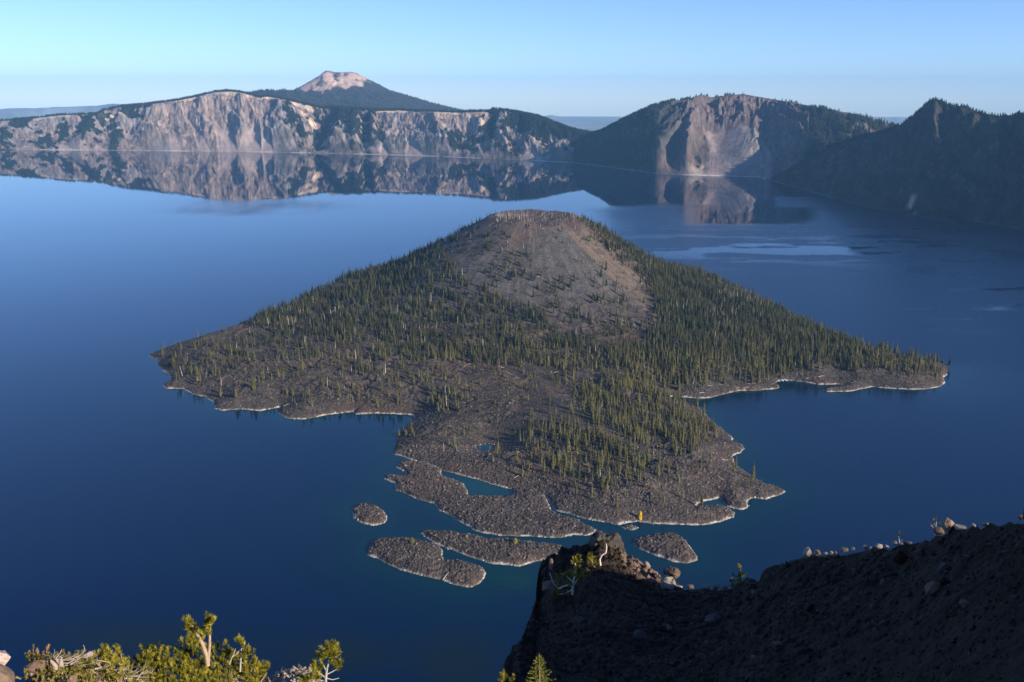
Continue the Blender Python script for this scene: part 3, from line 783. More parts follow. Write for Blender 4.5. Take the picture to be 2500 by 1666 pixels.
# density regions in photo space (matched to where the woods stand)
DENS = [
    (.95, [(1420, 540), (1480, 550), (1580, 605), (1620, 625), (1720, 680), (1870, 728), (1980, 775), (2090, 826), (2130, 880), (2010, 900), (1930, 915), (1850, 925), (1700, 935), (1620, 950), (1540, 930), (1480, 890), (1480, 850), (1560, 840), (1610, 800), (1600, 740), (1540, 660), (1470, 610)]),
    (.46, [(1080, 600), (1030, 590), (930, 630), (840, 675), (730, 725), (630, 770), (620, 800), (700, 830), (850, 860), (1000, 880), (1150, 890), (1300, 905), (1480, 915), (1490, 850), (1400, 800), (1330, 760), (1220, 720), (1130, 660)]),
    (.20, [(1075, 588), (1130, 560), (1230, 575), (1290, 625), (1330, 690), (1300, 720), (1230, 700), (1160, 650)]),
    (.27, [(1080, 596), (1150, 625), (1270, 700), (1330, 740), (1400, 780), (1500, 840), (1570, 820), (1540, 790), (1430, 760), (1400, 700), (1330, 680), (1260, 640), (1180, 610)]),
    (.18, [(1430, 650), (1480, 660), (1560, 760), (1540, 800), (1440, 740)]),
    (.14, [(1560, 770), (1610, 760), (1640, 800), (1620, 850), (1500, 860), (1500, 820)]),
    (.20, [(640, 800), (740, 820), (860, 850), (1000, 880), (1200, 900), (1420, 920), (1440, 950), (1200, 930), (1060, 960), (960, 950), (760, 900), (560, 880), (420, 880), (480, 845), (560, 830)]),
    (.11, [(380, 860), (560, 820), (660, 860), (860, 900), (1010, 940), (1010, 1000), (700, 1000), (560, 980), (430, 940)]),
    (.09, [(410, 890), (520, 890), (900, 950), (1000, 990), (940, 975), (700, 960), (560, 960), (450, 940)]),
    (.42, [(1040, 930), (1110, 930), (1150, 990), (1080, 1010), (1040, 980)]),
    (.055, [(1100, 910), (1300, 900), (1440, 960), (1400, 1020), (1200, 1040), (1000, 1060), (980, 1080), (1060, 1110), (1250, 1120)]),
    (.46, [(1420, 930), (1540, 900), (1620, 950), (1690, 990), (1740, 1050), (1700, 1090), (1560, 1100), (1440, 1040), (1400, 980)]),
    (.40, [(1290, 1010), (1440, 1030), (1560, 1090), (1600, 1130), (1560, 1170), (1480, 1200), (1370, 1190), (1300, 1130), (1260, 1070)]),
    (.15, [(1240, 1060), (1380, 1190), (1500, 1230), (1640, 1180), (1660, 1110), (1760, 1090), (1760, 1060), (1600, 1000), (1300, 990)]),
    (.035, [(1560, 1120), (1780, 1100), (1850, 1190), (1700, 1230), (1450, 1260), (1250, 1180), (1090, 1120), (980, 1080)]),
    (.55, [(2000, 850), (2120, 850), (2260, 872), (2310, 895), (2290, 925), (2200, 920), (2090, 905), (2000, 895)]),
    (.07, [(1960, 880), (2120, 905), (2280, 935), (2120, 940), (1960, 930)]),
    (.10, [(1420, 545), (1500, 600), (1560, 680), (1500, 640), (1410, 570)]),
    (.05, [(1210, 525), (1400, 530), (1480, 620), (1420, 660), (1200, 600), (1080, 590)]),
]
NC = 125000
pc = rng.uniform(ph[8], ph[-8], NC); dc = np.sqrt(rng.uniform(860 ** 2, 2520 ** 2, NC))
xc, yc = dc * np.sin(pc), dc * np.cos(pc)
zc_ = sample(ZI, xc, yc)
okz = zc_ > 1.6
xc, yc, zc_ = xc[okz], yc[okz], zc_[okz]
pxc, pyc = proj(xc, yc, zc_)
rc = np.hypot(xc - CX, yc - CY)
den = np.zeros(len(xc))
clump = fbm(xc / 38, yc / 38, 3, 1001); edge = fbm(xc / 70, yc / 70, 3, 1005)
for dn, pl in DENS:
    m = in_poly_px(pxc, pyc, pl)
    v = dn * sm(m + 22 * edge, -14, 22) * np.clip(1 + 2.6 * clump * (1.1 - dn * .7), 0, 2)
    den = np.maximum(den, v)
# the hidden far side of the cone is wooded too
back = (yc > CY + 40) & (rc > 140); den = np.where(back, .3, den)
den = np.where(yc > CY + 420, .15, den)
den = np.where((pyc > 640) & (pyc < 1000) & (den < .02) & (rc > 160), .012, den)
mainland = sample(SD[0], xc, yc) > 3
den *= mainland
keep = rng.random(len(xc)) < den
xc, yc, zc_, pxc, pyc, den = [a[keep] for a in (xc, yc, zc_, pxc, pyc, den)]
# thin out trees standing inside one another
cell = {}
sel = []
for i in range(len(xc)):
    key = (int(xc[i] // 3.6), int(yc[i] // 3.6))
    if key in cell: continue
    cell[key] = 1; sel.append(i)
sel = np.array(sel)
xc, yc, zc_, pxc, pyc, den = [a[sel] for a in (xc, yc, zc_, pxc, pyc, den)]
NT = len(xc)
lowland = sm(pyc, 780, 960)
hgt = rng.gamma(8, 1 / 8, NT) * (13.6 + 2.6 * den) * np.where(pyc < 660, .8, 1.0)
hgt = np.clip(hgt, 5, 27)
olive = np.clip(.34 + .6 * lowland + rng.normal(0, .22, NT) + .4 * fbm(xc / 90, yc / 90, 2, 1011), 0, 1)
dead = rng.random(NT) < np.where((pyc > 740) & (pxc < 1150), .14, .045)
dead |= (rng.random(NT) < .6) & (den < .07) & (pyc < 640)
dead |= (rng.random(NT) < .25) & (np.hypot(pxc - 1800, pyc - 760) < 60)
print('TREES', NT, 'dead', dead.sum())
app = hgt / np.hypot(xc, yc)
vis = ~(yc > CY + 60)
li = np.where(~dead & vis)[0]; li = li[np.argsort(-app[li])]
ind_live = set(li[:292].tolist())
di = np.where(dead & vis)[0]; di = di[np.argsort(-app[di])]
ind_dead = set(di[:205].tolist())

def place_label(px, py):
    if px > 1960: return 'right-hand point of the island'
    if py > 1130: return 'blocky near end of the island'
    if px > 1400 and py > 930: return 'near peninsula by the right bay'
    if py > 985 and px > 1180: return 'wooded middle of the near peninsula'
    if px < 640: return 'low left point of the island'
    if px < 1010 and py > 880: return 'brown lowland above the left shore'
    if px < 1180 and py > 880: return 'land behind the left bay'
    if py < 620: return 'upper cone of the island'
    if px < 1250: return 'left foot of the cone'
    return 'right foot of the cone'

def tree_thing(i, x, y, z, h, var, tone, label=None, wide=1.0, mat=None, group=None, cat='tree', name='conifer_tree'):
    o = bpy.data.objects.new(name, None); S.collection.objects.link(o)
    o.location = (x, y, z - .4); o.rotation_euler = (0, 0, random.uniform(0, 6.28)); o.scale = (h * wide, h * wide, h)
    o.empty_display_size = .1
    tm, cm = TR_M[var]
    a = bpy.data.objects.new('trunk', tm); S.collection.objects.link(a); a.parent = o
    me = cm[tone]
    if mat:
        me = me.copy(); me.materials.clear(); me.materials.append(mat)
    b = bpy.data.objects.new('crown', me); S.collection.objects.link(b); b.parent = o
    tag(o, label, cat, group)
    return o

PL = np.array([place_label(a, b) for a, b in zip(pxc, pyc)])
QX, QY = np.zeros(NT), np.zeros(NT)
for p_ in set(PL):
    for sel_ in (ind_live, ind_dead):
        m_ = np.array([j for j in np.where(PL == p_)[0] if j in sel_])
        if len(m_):
            QX[m_] = pxc[m_].argsort().argsort() / len(m_); QY[m_] = pyc[m_].argsort().argsort() / len(m_)
def cell_word(i):
    a = ('far left', 'left', 'centre', 'right', 'far right')[int(QX[i] * 5)]; b = ('back', 'middle', 'front')[int(QY[i] * 3)]
    return f'{a} {b}'
size_word = lambda h: 'tall' if h > 18.5 else ('small' if h < 12.5 else 'mid-sized')
form = ['slender full', 'broad', 'narrow', 'bushy', 'sparse high-crowned', 'slim']
live_batches = {v: [] for v in range(6)}
for i in range(NT):
    if dead[i]: continue
    var = int(rng.choice(6, p=[.2, .17, .2, .1, .16, .17])) if pyc[i] > 800 else int(rng.choice(6, p=[.28, .22, .12, .16, .06, .16]))
    if i in ind_live:
        tone = 'olive' if olive[i] > .62 else ('green' if olive[i] > .3 else 'dark')
        pl = place_label(pxc[i], pyc[i])
        tree_thing(i, xc[i], yc[i], zc_[i], hgt[i], var, tone, f'{size_word(hgt[i])} {form[var]} {tone} conifer, {cell_word(i)} of the {pl}', group=f'conifers on the {pl}')
    else:
        live_batches[var].append(i)
OL = np.array((.105, .098, .034)); DK = np.array((.019, .029, .017))
vs, fs, cs_ = [], [], []
off = 0
for var, ids in live_batches.items():
    if not ids: continue
    ids = np.array(ids)
    (tv, tf), (cv, cf) = VARS[var]
    base = np.concatenate([tv, cv]); fa = np.concatenate([tf, cf + len(tv)])
    n = len(ids); a = rng.uniform(0, 6.28, n); h = hgt[ids]; wd = rng.uniform(.85, 1.15, n)
    X = (base[None, :, 0] * np.cos(a)[:, None] - base[None, :, 1] * np.sin(a)[:, None]) * (h * wd)[:, None] + xc[ids][:, None]
    Y = (base[None, :, 0] * np.sin(a)[:, None] + base[None, :, 1] * np.cos(a)[:, None]) * (h * wd)[:, None] + yc[ids][:, None]
    Z = base[None, :, 2] * h[:, None] + zc_[ids][:, None] - .4
    vs.append(np.stack([X, Y, Z], -1).reshape(-1, 3))
    fs.append((fa[None] + (np.arange(n) * len(base))[:, None, None] + off).reshape(-1, 3)); off += n * len(base)
    tone = DK * (1 - olive[ids][:, None]) + OL * olive[ids][:, None]
    tone = tone * rng.uniform(.55, 1.55, (n, 1))
    cc = np.empty((n, len(base), 3)); cc[:, :len(tv)] = (.17, .135, .11); cc[:, len(tv):] = tone[:, None]
    cs_.append(cc.reshape(-1, 3))
fo = link_mesh('forest', np.concatenate(vs), np.concatenate(fs), M_crown, col=np.concatenate(cs_))
tag(fo, 'dark green conifer forest covering the cone of the island', kind='stuff')

SN = [snag_mesh(s) for s in range(20, 25)]
SN_M = []
for v, f in SN:
    o = link_mesh('dead_tree', v, f, M_dead); SN_M.append(o.data); bpy.data.objects.remove(o)
def snag(x, y, z, h, k, label, group):
    o = bpy.data.objects.new('dead_tree', SN_M[k % 5]); S.collection.objects.link(o)
    o.location = (x, y, z - .3); o.rotation_euler = (random.gauss(0, .05), random.gauss(0, .05), random.uniform(0, 6.28)); o.scale = (h * 1.15, h * 1.15, h)
    tag(o, label, 'dead tree', group); return o
sv, sf, off = [], [], 0
ns = 0
for n_, i in enumerate(np.where(dead)[0]):
    h = hgt[i] * random.uniform(.4, .85)
    if i in ind_dead:
        pl = place_label(pxc[i], pyc[i]); ns += 1
        snag(xc[i], yc[i], zc_[i], h, n_, f'{"tall" if h > 11 else ("short" if h < 7 else "slender")} bleached bare trunk, {cell_word(i)} of the {pl}', f'bleached dead trunks on the {pl}')
    else:
        v, f = SN[n_ % 5]; sv.append(v * np.array((h, h, h)) + np.array((xc[i], yc[i], zc_[i] - .3))); sf.append(f + off); off += len(v)
# snags that crown the rim
for q in range(120):
    px = random.choice([random.uniform(1208, 1290), random.uniform(1208, 1420)]); py = 526 + abs(random.gauss(0, 12))
    x, y, z = hit(px, py)
    if z < 100: continue
    h = random.uniform(6, 12)
    if ns < 298:
        snag(x, y, z, h, q, 'small bleached bare trunk standing on the summit rim of the cone', 'bleached dead trunks on the summit rim'); ns += 1
    else:
        v, f = SN[q % 5]; sv.append(v * h + np.array((x, y, z - .3))); sf.append(f + off); off += len(v)
if sv:
    M_snagstuff = M_dead
    tag(link_mesh('dead_trees', np.concatenate(sv), np.concatenate(sf), M_dead), 'scattered bleached dead trunks behind the cone and among the forest', kind='stuff')

# ---- single trees one can pick out
def lone(px, py, h, var, tone, label, wide=1.0, mat=None, cat='tree', name='conifer_tree', group=None):
    x, y, z = hit(px, py)
    return tree_thing(0, x, y, z, h, var, tone, label, wide, mat, group, cat, name)
lone(2318, 893, 21, 3, 'dark', 'dark lone conifer at the very tip of the island right-hand point')
lone(414, 842, 11, 2, 'green', 'outer of two small conifers on the far left skyline of the island')
lone(427, 841, 10, 4, 'olive', 'inner of two small conifers on the far left skyline of the island', wide=.9)
lone(1103, 588, 17, 3, 'dark', 'dark conifer highest on the left skyline of the cone', wide=1.3)
lone(1355, 524, 9, 1, 'dark', 'small dark conifer standing alone on the summit rim')
lone(1372, 530, 8, 3, 'dark', 'bushy dark conifer on the right end of the summit rim')
lone(1416, 548, 14, 2, 'green', 'green conifer topmost on the right skyline of the cone')
lone(1317, 608, 8, 1, 'dark', 'small lone conifer on the bare grey upper slope of the cone')
lone(1232, 572, 6, 6, 'dark', 'round dark bush-like conifer on the reddish upper slope', wide=1.8)
lone(578, 812, 14, 2, 'green', 'lone slim conifer on the left skyline of the island before the woods begin')
lone(1006, 1326, 8, 6, 'olive', 'small bushy pine on the back edge of the lowest lava islet', wide=1.7)
lone(972, 1352, 4, 6, 'olive', 'tiny bush in a hollow of the lowest lava islet', wide=2.2, cat='bush', name='bush')
M_yel = crown_mat('autumn_leaves', (.62, .36, .02)); M_org = crown_mat('orange_leaves', (.42, .20, .03)); M_ylw = crown_mat('pale_yellow_leaves', (.20, .16, .04))
lone(1563, 1266, 11, 6, 'olive', 'bright yellow autumn tree at the near shore of the island', wide=1.1, mat=M_yel, name='autumn_tree')
lone(1793, 1136, 6, 6, 'olive', 'orange autumn bush at the right shore of the near peninsula', wide=1.6, mat=M_org, cat='bush', name='bush')
lone(1258, 1326, 7, 6, 'olive', 'pale yellow bush on the back edge of the long lava islet', wide=1.8, mat=M_ylw, cat='bush', name='bush')
for k, (px, py, h) in enumerate([(414, 893, 11), (424, 892, 13), (433, 893, 12), (405, 895, 9)]):
    lone(px, py, h, 3, 'green', 'broad pine in the dense clump near the left tip of the island', wide=1.5, group='pines of the clump near the left tip')
for k, (px, py, h) in enumerate([(974, 1066, 14), (984, 1058, 15), (991, 1062, 12), (1010, 1066, 11)]):
    lone(px, py, h, 3, 'olive', 'olive pine at the corner of the left bay', wide=1.2, group='pines at the corner of the left bay')

# ---- fallen logs
def log_mesh(seed):
    r = np.random.default_rng(seed); v, f = [], []
    k = 6
    for q, (t, w_) in enumerate(((-.5, .030), (-.1, .024), (.3, .016), (.5, .006))):
        for j in range(k):
            a = 2 * math.pi * j / k; v.append((t, w_ * math.cos(a) + .02 * math.sin(q * 2 + seed), w_ * math.sin(a) + .02))
    for a in range(3):
        for j in range(k):
            q = [a * k + j, a * k + (j + 1) % k, (a + 1) * k + (j + 1) % k, (a + 1) * k + j]
            f += [(q[0], q[1], q[2]), (q[0], q[2], q[3])]
    return np.array(v), np.array(f)
M_log = rock_mat('fallen_wood', 1.2, .2, .3, .03, base=(.60, .56, .51), rand=True)
LG = []
for s in range(3):
    o = link_mesh('log', *log_mesh(s), M_log); LG.append(o.data); bpy.data.objects.remove(o)
def log_(px, py, L, ang, label, group=None, fat=1.0):
    x, y, z = hit(px, py)
    e = 2.0; zx = (sample(ZI, np.array(x + e), np.array(y)) - sample(ZI, np.array(x - e), np.array(y))) / (2 * e); zy = (sample(ZI, np.array(x), np.array(y + e)) - sample(ZI, np.array(x), np.array(y - e))) / (2 * e)
    g = float(zx) * math.cos(ang) + float(zy) * math.sin(ang)
    o = bpy.data.objects.new('log', LG[random.randrange(3)]); S.collection.objects.link(o)
    o.location = (x, y, z + .25); o.rotation_euler = (0, -math.atan(np.clip(g, -.8, .8)), ang); o.scale = (L, L * fat, L * fat)
    tag(o, label, 'log', group)
for (px, py, L, a) in [(1225, 607, 16, 2.0), (1238, 590, 14, 2.1), (1215, 585, 12, 1.9), (1170, 604, 18, 2.2), (1183, 596, 13, 2.2), (1242, 618, 11, 2.0), (1210, 640, 13, 2.1), (1290, 653, 11, 2.3), (1328, 559, 10, .4), (1227, 560, 9, 2.2), (1239, 549, 9, 2.2), (1219, 551, 9, 2.0)]:
    log_(px, py, L, a + random.gauss(0, .15), 'bleached fallen trunk lying on the upper slope of the cone', 'fallen trunks on the upper cone', 1.1)
for (px, py) in [(1133, 897), (1140, 892), (1150, 889), (1130, 903), (1220, 896), (1228, 898), (1345, 911), (1358, 910), (1452, 927), (1450, 933), (1385, 967), (1245, 915), (860, 832), (876, 833), (895, 776), (996, 776), (740, 850), (980, 832), (1410, 815), (1425, 806), (1300, 738), (1315, 676), (1240, 695)]:
    log_(px, py, random.uniform(7, 12), random.gauss(.1, .5), 'pale fallen trunk lying at the wooded foot of the cone', 'fallen trunks at the foot of the cone')
for (px, py) in [(1385, 1070), (1600, 1120), (1582, 1182), (1530, 1199), (1760, 1170), (1262, 1165), (1770, 1124), (1650, 1110), (1505, 1222), (1440, 1160), (700, 990), (520, 940)]:
    log_(px, py, random.uniform(7, 11), random.choice([.2, 1.2, .5, 2.6]), 'pale fallen trunk lying among the lava of the near lowland', 'fallen trunks on the near lava')
for (px, py, L, a) in [(1820, 948, 12, .15), (1836, 938, 14, .1), (1800, 949, 11, .4), (1855, 933, 13, .5), (1870, 926, 10, .2), (1715, 960, 12, .3), (1733, 943, 10, .1), (1762, 942, 9, .2), (1972, 924, 13, .1), (2005, 920, 12, .4), (2105, 895, 12, .3), (1888, 937, 10, .9), (2085, 934, 11, .1)]:
    log_(px, py, L, a, 'pale driftwood trunk on the shore of the right bay', 'driftwood on the shore of the right bay', .9)
log_(1089, 1408, 11, .9, 'large pale trunk lying on the lowest lava islet', None, 1.3)
log_(1282, 1360, 9, 1.2, 'thin pale trunk lying on the long lava islet', None, .9)
# ---- docks in the cove
M_dock = rock_mat('dock_planks', 2.0, .12, .2, .02, base=(.68, .67, .64))
for k, px in enumerate((1889, 1897, 1906, 1915)):
    x, y = at_z(px, 930 - k * .6, 0); x, y = float(x), float(y)
    bmv = []; L, Wd = 6.5, 1.1
    vs_ = [(sx * L, sy * Wd, zz) for zz in (.35, .7) for sy in (-1, 1) for sx in (-1, 1)]
    f_ = np.array([(0, 2, 3, 1), (4, 5, 7, 6), (0, 1, 5, 4), (2, 6, 7, 3), (0, 4, 6, 2), (1, 3, 7, 5)])
    t = bpy.data.objects.new('dock', None); S.collection.objects.link(t); t.location = (x, y, 0); t.rotation_euler = (0, 0, -.95)
    link_mesh('deck', vs_, f_, M_dock, t)
    for sx in (-.8, .8):
        pv = np.array([(sx * L + .12 * math.cos(a), Wd + .15 + .12 * math.sin(a), zz) for zz in (-.5, 1.3) for a in np.linspace(0, 2 * math.pi, 7)[:-1]])
        pf = np.array([(j, (j + 1) % 6, 6 + (j + 1) % 6, 6 + j) for j in range(6)])
        link_mesh('post', pv, pf, M_trunk, t)
    tag(t, ['leftmost', 'second', 'third', 'rightmost'][k] + ' of the four white docks in the small cove of the right bay', 'dock', 'white docks in the cove')

# ---- loose lava blocks and the bleached rocks at the waterline
def rubble(name, n, cond, size, colf, label, zoff=0.0):
    p_ = rng.uniform(ph[4], ph[-4], n * 14); d_ = np.sqrt(rng.uniform(845 ** 2, 1750 ** 2, n * 14))
    x, y = d_ * np.sin(p_), d_ * np.cos(p_); z = sample(ZI, x, y)
    k = cond(x, y, z, *proj(x, y, z)); x, y, z = x[k][:n], y[k][:n], z[k][:n]
    m = len(x); s = size(m)
    oc = np.array([(1, 0, 0), (-1, 0, 0), (0, 1, 0), (0, -1, 0), (0, 0, 1.0), (0, 0, -1)], float)
    of = np.array([(0, 2, 4), (2, 1, 4), (1, 3, 4), (3, 0, 4), (2, 0, 5), (1, 2, 5), (3, 1, 5), (0, 3, 5)])
    V = oc[None] * rng.uniform(.5, 1.2, (m, 6, 1)) + rng.normal(0, .16, (m, 6, 3))
    a = rng.uniform(0, 6.28, m); ca, sa = np.cos(a)[:, None], np.sin(a)[:, None]
    V = np.stack([V[..., 0] * ca - V[..., 1] * sa, V[..., 0] * sa + V[..., 1] * ca, V[..., 2] * .8], -1) * s[:, None, None]
    V += np.stack([x, y, z + zoff], -1)[:, None]
    Fc = of[None] + (np.arange(m) * 6)[:, None, None]
    c = np.repeat(colf(m), 6, 0)
    o = link_mesh(name, V.reshape(-1, 3), Fc.reshape(-1, 3), M_island, col=c)
    tag(o, label, kind='stuff')
rubble('shore_rocks', 9000, lambda x, y, z, px, py: (z > -.5) & (z < 1.3), lambda m: rng.gamma(4, .14, m), lambda m: np.array((.62, .56, .49)) * rng.uniform(.55, 1.25, (m, 1)), 'band of bleached rocks along the waterline of the island')
rubble('lava_blocks', 34000, lambda x, y, z, px, py: (z > 1.6) & ((py > 1085) | (rng.random(len(x)) < .22)) & (py > 900) & (z < 32), lambda m: rng.gamma(3.2, .24, m), lambda m: np.array((.12, .10, .09)) * rng.uniform(.45, 1.8, (m, 1)), 'loose dark lava blocks strewn over the near end of the island')

# ---- tiny conifers on the far walls and rims, too many to count
def far_forest(name, G, n, hmin, hmax, label, vmax=1.35, extra=None):
    lum = G['C'].sum(-1); m = (lum < .30) & (G['Z'] > 8) & (G['V'] < vmax)
    if extra is not None: m &= extra(G)
    r, c = np.where(m)
    # weight by ground area, more along the rim
    wgt = np.where(np.abs(G['V'][r, c] - 1) < .02, 6.0, 1.0); wgt /= wgt.sum()
    k = rng.choice(len(r), n, p=wgt); r, c = r[k], c[k]
    fr, fc = rng.random(n), rng.random(n)
    r2, c2 = np.minimum(r + 1, m.shape[0] - 1), np.minimum(c + 1, m.shape[1] - 1)
    P = []
    for a in ('X', 'Y', 'Z'):
        A_ = G[a]; P.append(A_[r, c] * (1 - fr) * (1 - fc) + A_[r2, c] * fr * (1 - fc) + A_[r, c2] * (1 - fr) * fc + A_[r2, c2] * fr * fc)
    x, y, z = P
    h = rng.uniform(hmin, hmax, n); w_ = h * rng.uniform(.16, .26, n)
    k = 4; th = np.linspace(0, 2 * math.pi, k + 1)[:-1]
    V = np.zeros((n, k + 1, 3)); V[:, :k, 0] = np.cos(th) * w_[:, None] + x[:, None]; V[:, :k, 1] = np.sin(th) * w_[:, None] + y[:, None]; V[:, :k, 2] = (z - 1)[:, None] + h[:, None] * .08
    V[:, k, 0] = x; V[:, k, 1] = y; V[:, k, 2] = z + h
    f = np.array([(j, (j + 1) % k, k) for j in range(k)]); Fc = f[None] + (np.arange(n) * (k + 1))[:, None, None]
    col = np.repeat(np.array((.021, .030, .021)) * rng.uniform(.6, 1.4, (n, 1)), k + 1, 0)
    tag(link_mesh(name, V.reshape(-1, 3), Fc.reshape(-1, 3), M_fartree, col=col), label, kind='stuff')
far_forest('distant_forest', A, 26000, 14, 30, 'conifers growing on the long far cliffs and their rim', extra=lambda G: G['C'][..., 1] > G['C'][..., 0] * 1.02)
far_forest('distant_forest', B, 15000, 12, 26, 'conifers growing on the middle mountain across the lake', extra=lambda G: (G['C'][..., 1] > G['C'][..., 0] * 1.02) | (G['PX'] < 1600))
far_forest('distant_forest', Cw, 6000, 9, 18, 'conifers growing on the shaded wall at the right')
far_forest('distant_forest', Dm, 9000, 16, 30, 'forest on the plateau under the far peak', extra=lambda G: G['Z'] < 700)
# ------------------------------------------------------------------ the rim slope the camera stands on
CRK = [(-900, 1700, 11), (-200, 1650, 11), (0, 1648, 11), (100, 1655, 11), (250, 1668, 11), (330, 1700, 12), (500, 1770, 14), (600, 1730, 18), (635, 1690, 21), (660, 1645, 22), (690, 1625, 22), (722, 1618, 22), (752, 1623, 22), (780, 1645, 22), (800, 1700, 21), (840, 1790, 18),
       (1000, 1850, 18), (1120, 1830, 28), (1170, 1760, 38), (1205, 1700, 43), (1225, 1649, 47), (1233, 1613, 50), (1251, 1580, 55), (1271, 1566, 58), (1278, 1547, 61), (1289, 1518, 66), (1303, 1490, 71), (1308, 1464, 75), (1310, 1430, 80), (1313, 1405, 82), (1320, 1386, 84),
       (1337, 1363, 85), (1358, 1358, 85), (1370, 1342, 85), (1390, 1345, 85), (1414, 1334, 85), (1438, 1328, 85), (1446, 1310, 85), (1462, 1300, 85), (1486, 1306, 85), (1512, 1318, 85), (1526, 1345, 84), (1532, 1364, 84), (1551, 1371, 83), (1569, 1382, 82), (1587, 1391, 81), (1600, 1401, 80),
       (1618, 1408, 79), (1640, 1412, 78), (1660, 1424, 77), (1675, 1434, 76), (1706, 1437, 75), (1783, 1438, 73), (1795, 1428, 72), (1812, 1420, 72), (1826, 1413, 71), (1854, 1416, 70), (1861, 1394, 70), (1869, 1386, 70), (1900, 1381, 69), (1925, 1372, 68), (1947, 1363, 67),
       (1980, 1358, 66), (2046, 1351, 64), (2079, 1348, 63), (2112, 1341, 62), (2171, 1336, 60), (2227, 1327, 58), (2270, 1320, 56), (2284, 1306, 55), (2323, 1302, 53), (2330, 1291, 53), (2375, 1287, 51), (2418, 1280, 49), (2474, 1274, 46), (2500, 1268, 45), (2700, 1255, 40), (3100, 1240, 34), (3900, 1300, 30)]
ck = np.array(CRK, float)
_e = np.array(ray(ck[:, 0], ck[:, 1]))
c_phi = np.arctan2(_e[0], _e[1]); c_tan = -_e[2] / np.hypot(_e[0], _e[1]); c_d = ck[:, 2]
_o = np.argsort(c_phi); c_phi, c_tan, c_d = c_phi[_o], c_tan[_o], c_d[_o]

def fg_noise(x, y, d):
    a = np.clip(d / 60, .12, 1.0)
    return a * (1.1 * fbm(x / 9, y / 9, 4, 1101) + .3 * ridged(x / 3.1 + .4 * gn(x, y, 3), y / 2.6, 3, 1111) + .22 * gn(x / .8, y / .8, 1121) + .16 * ridged(x / .45, y / .45, 2, 1125))

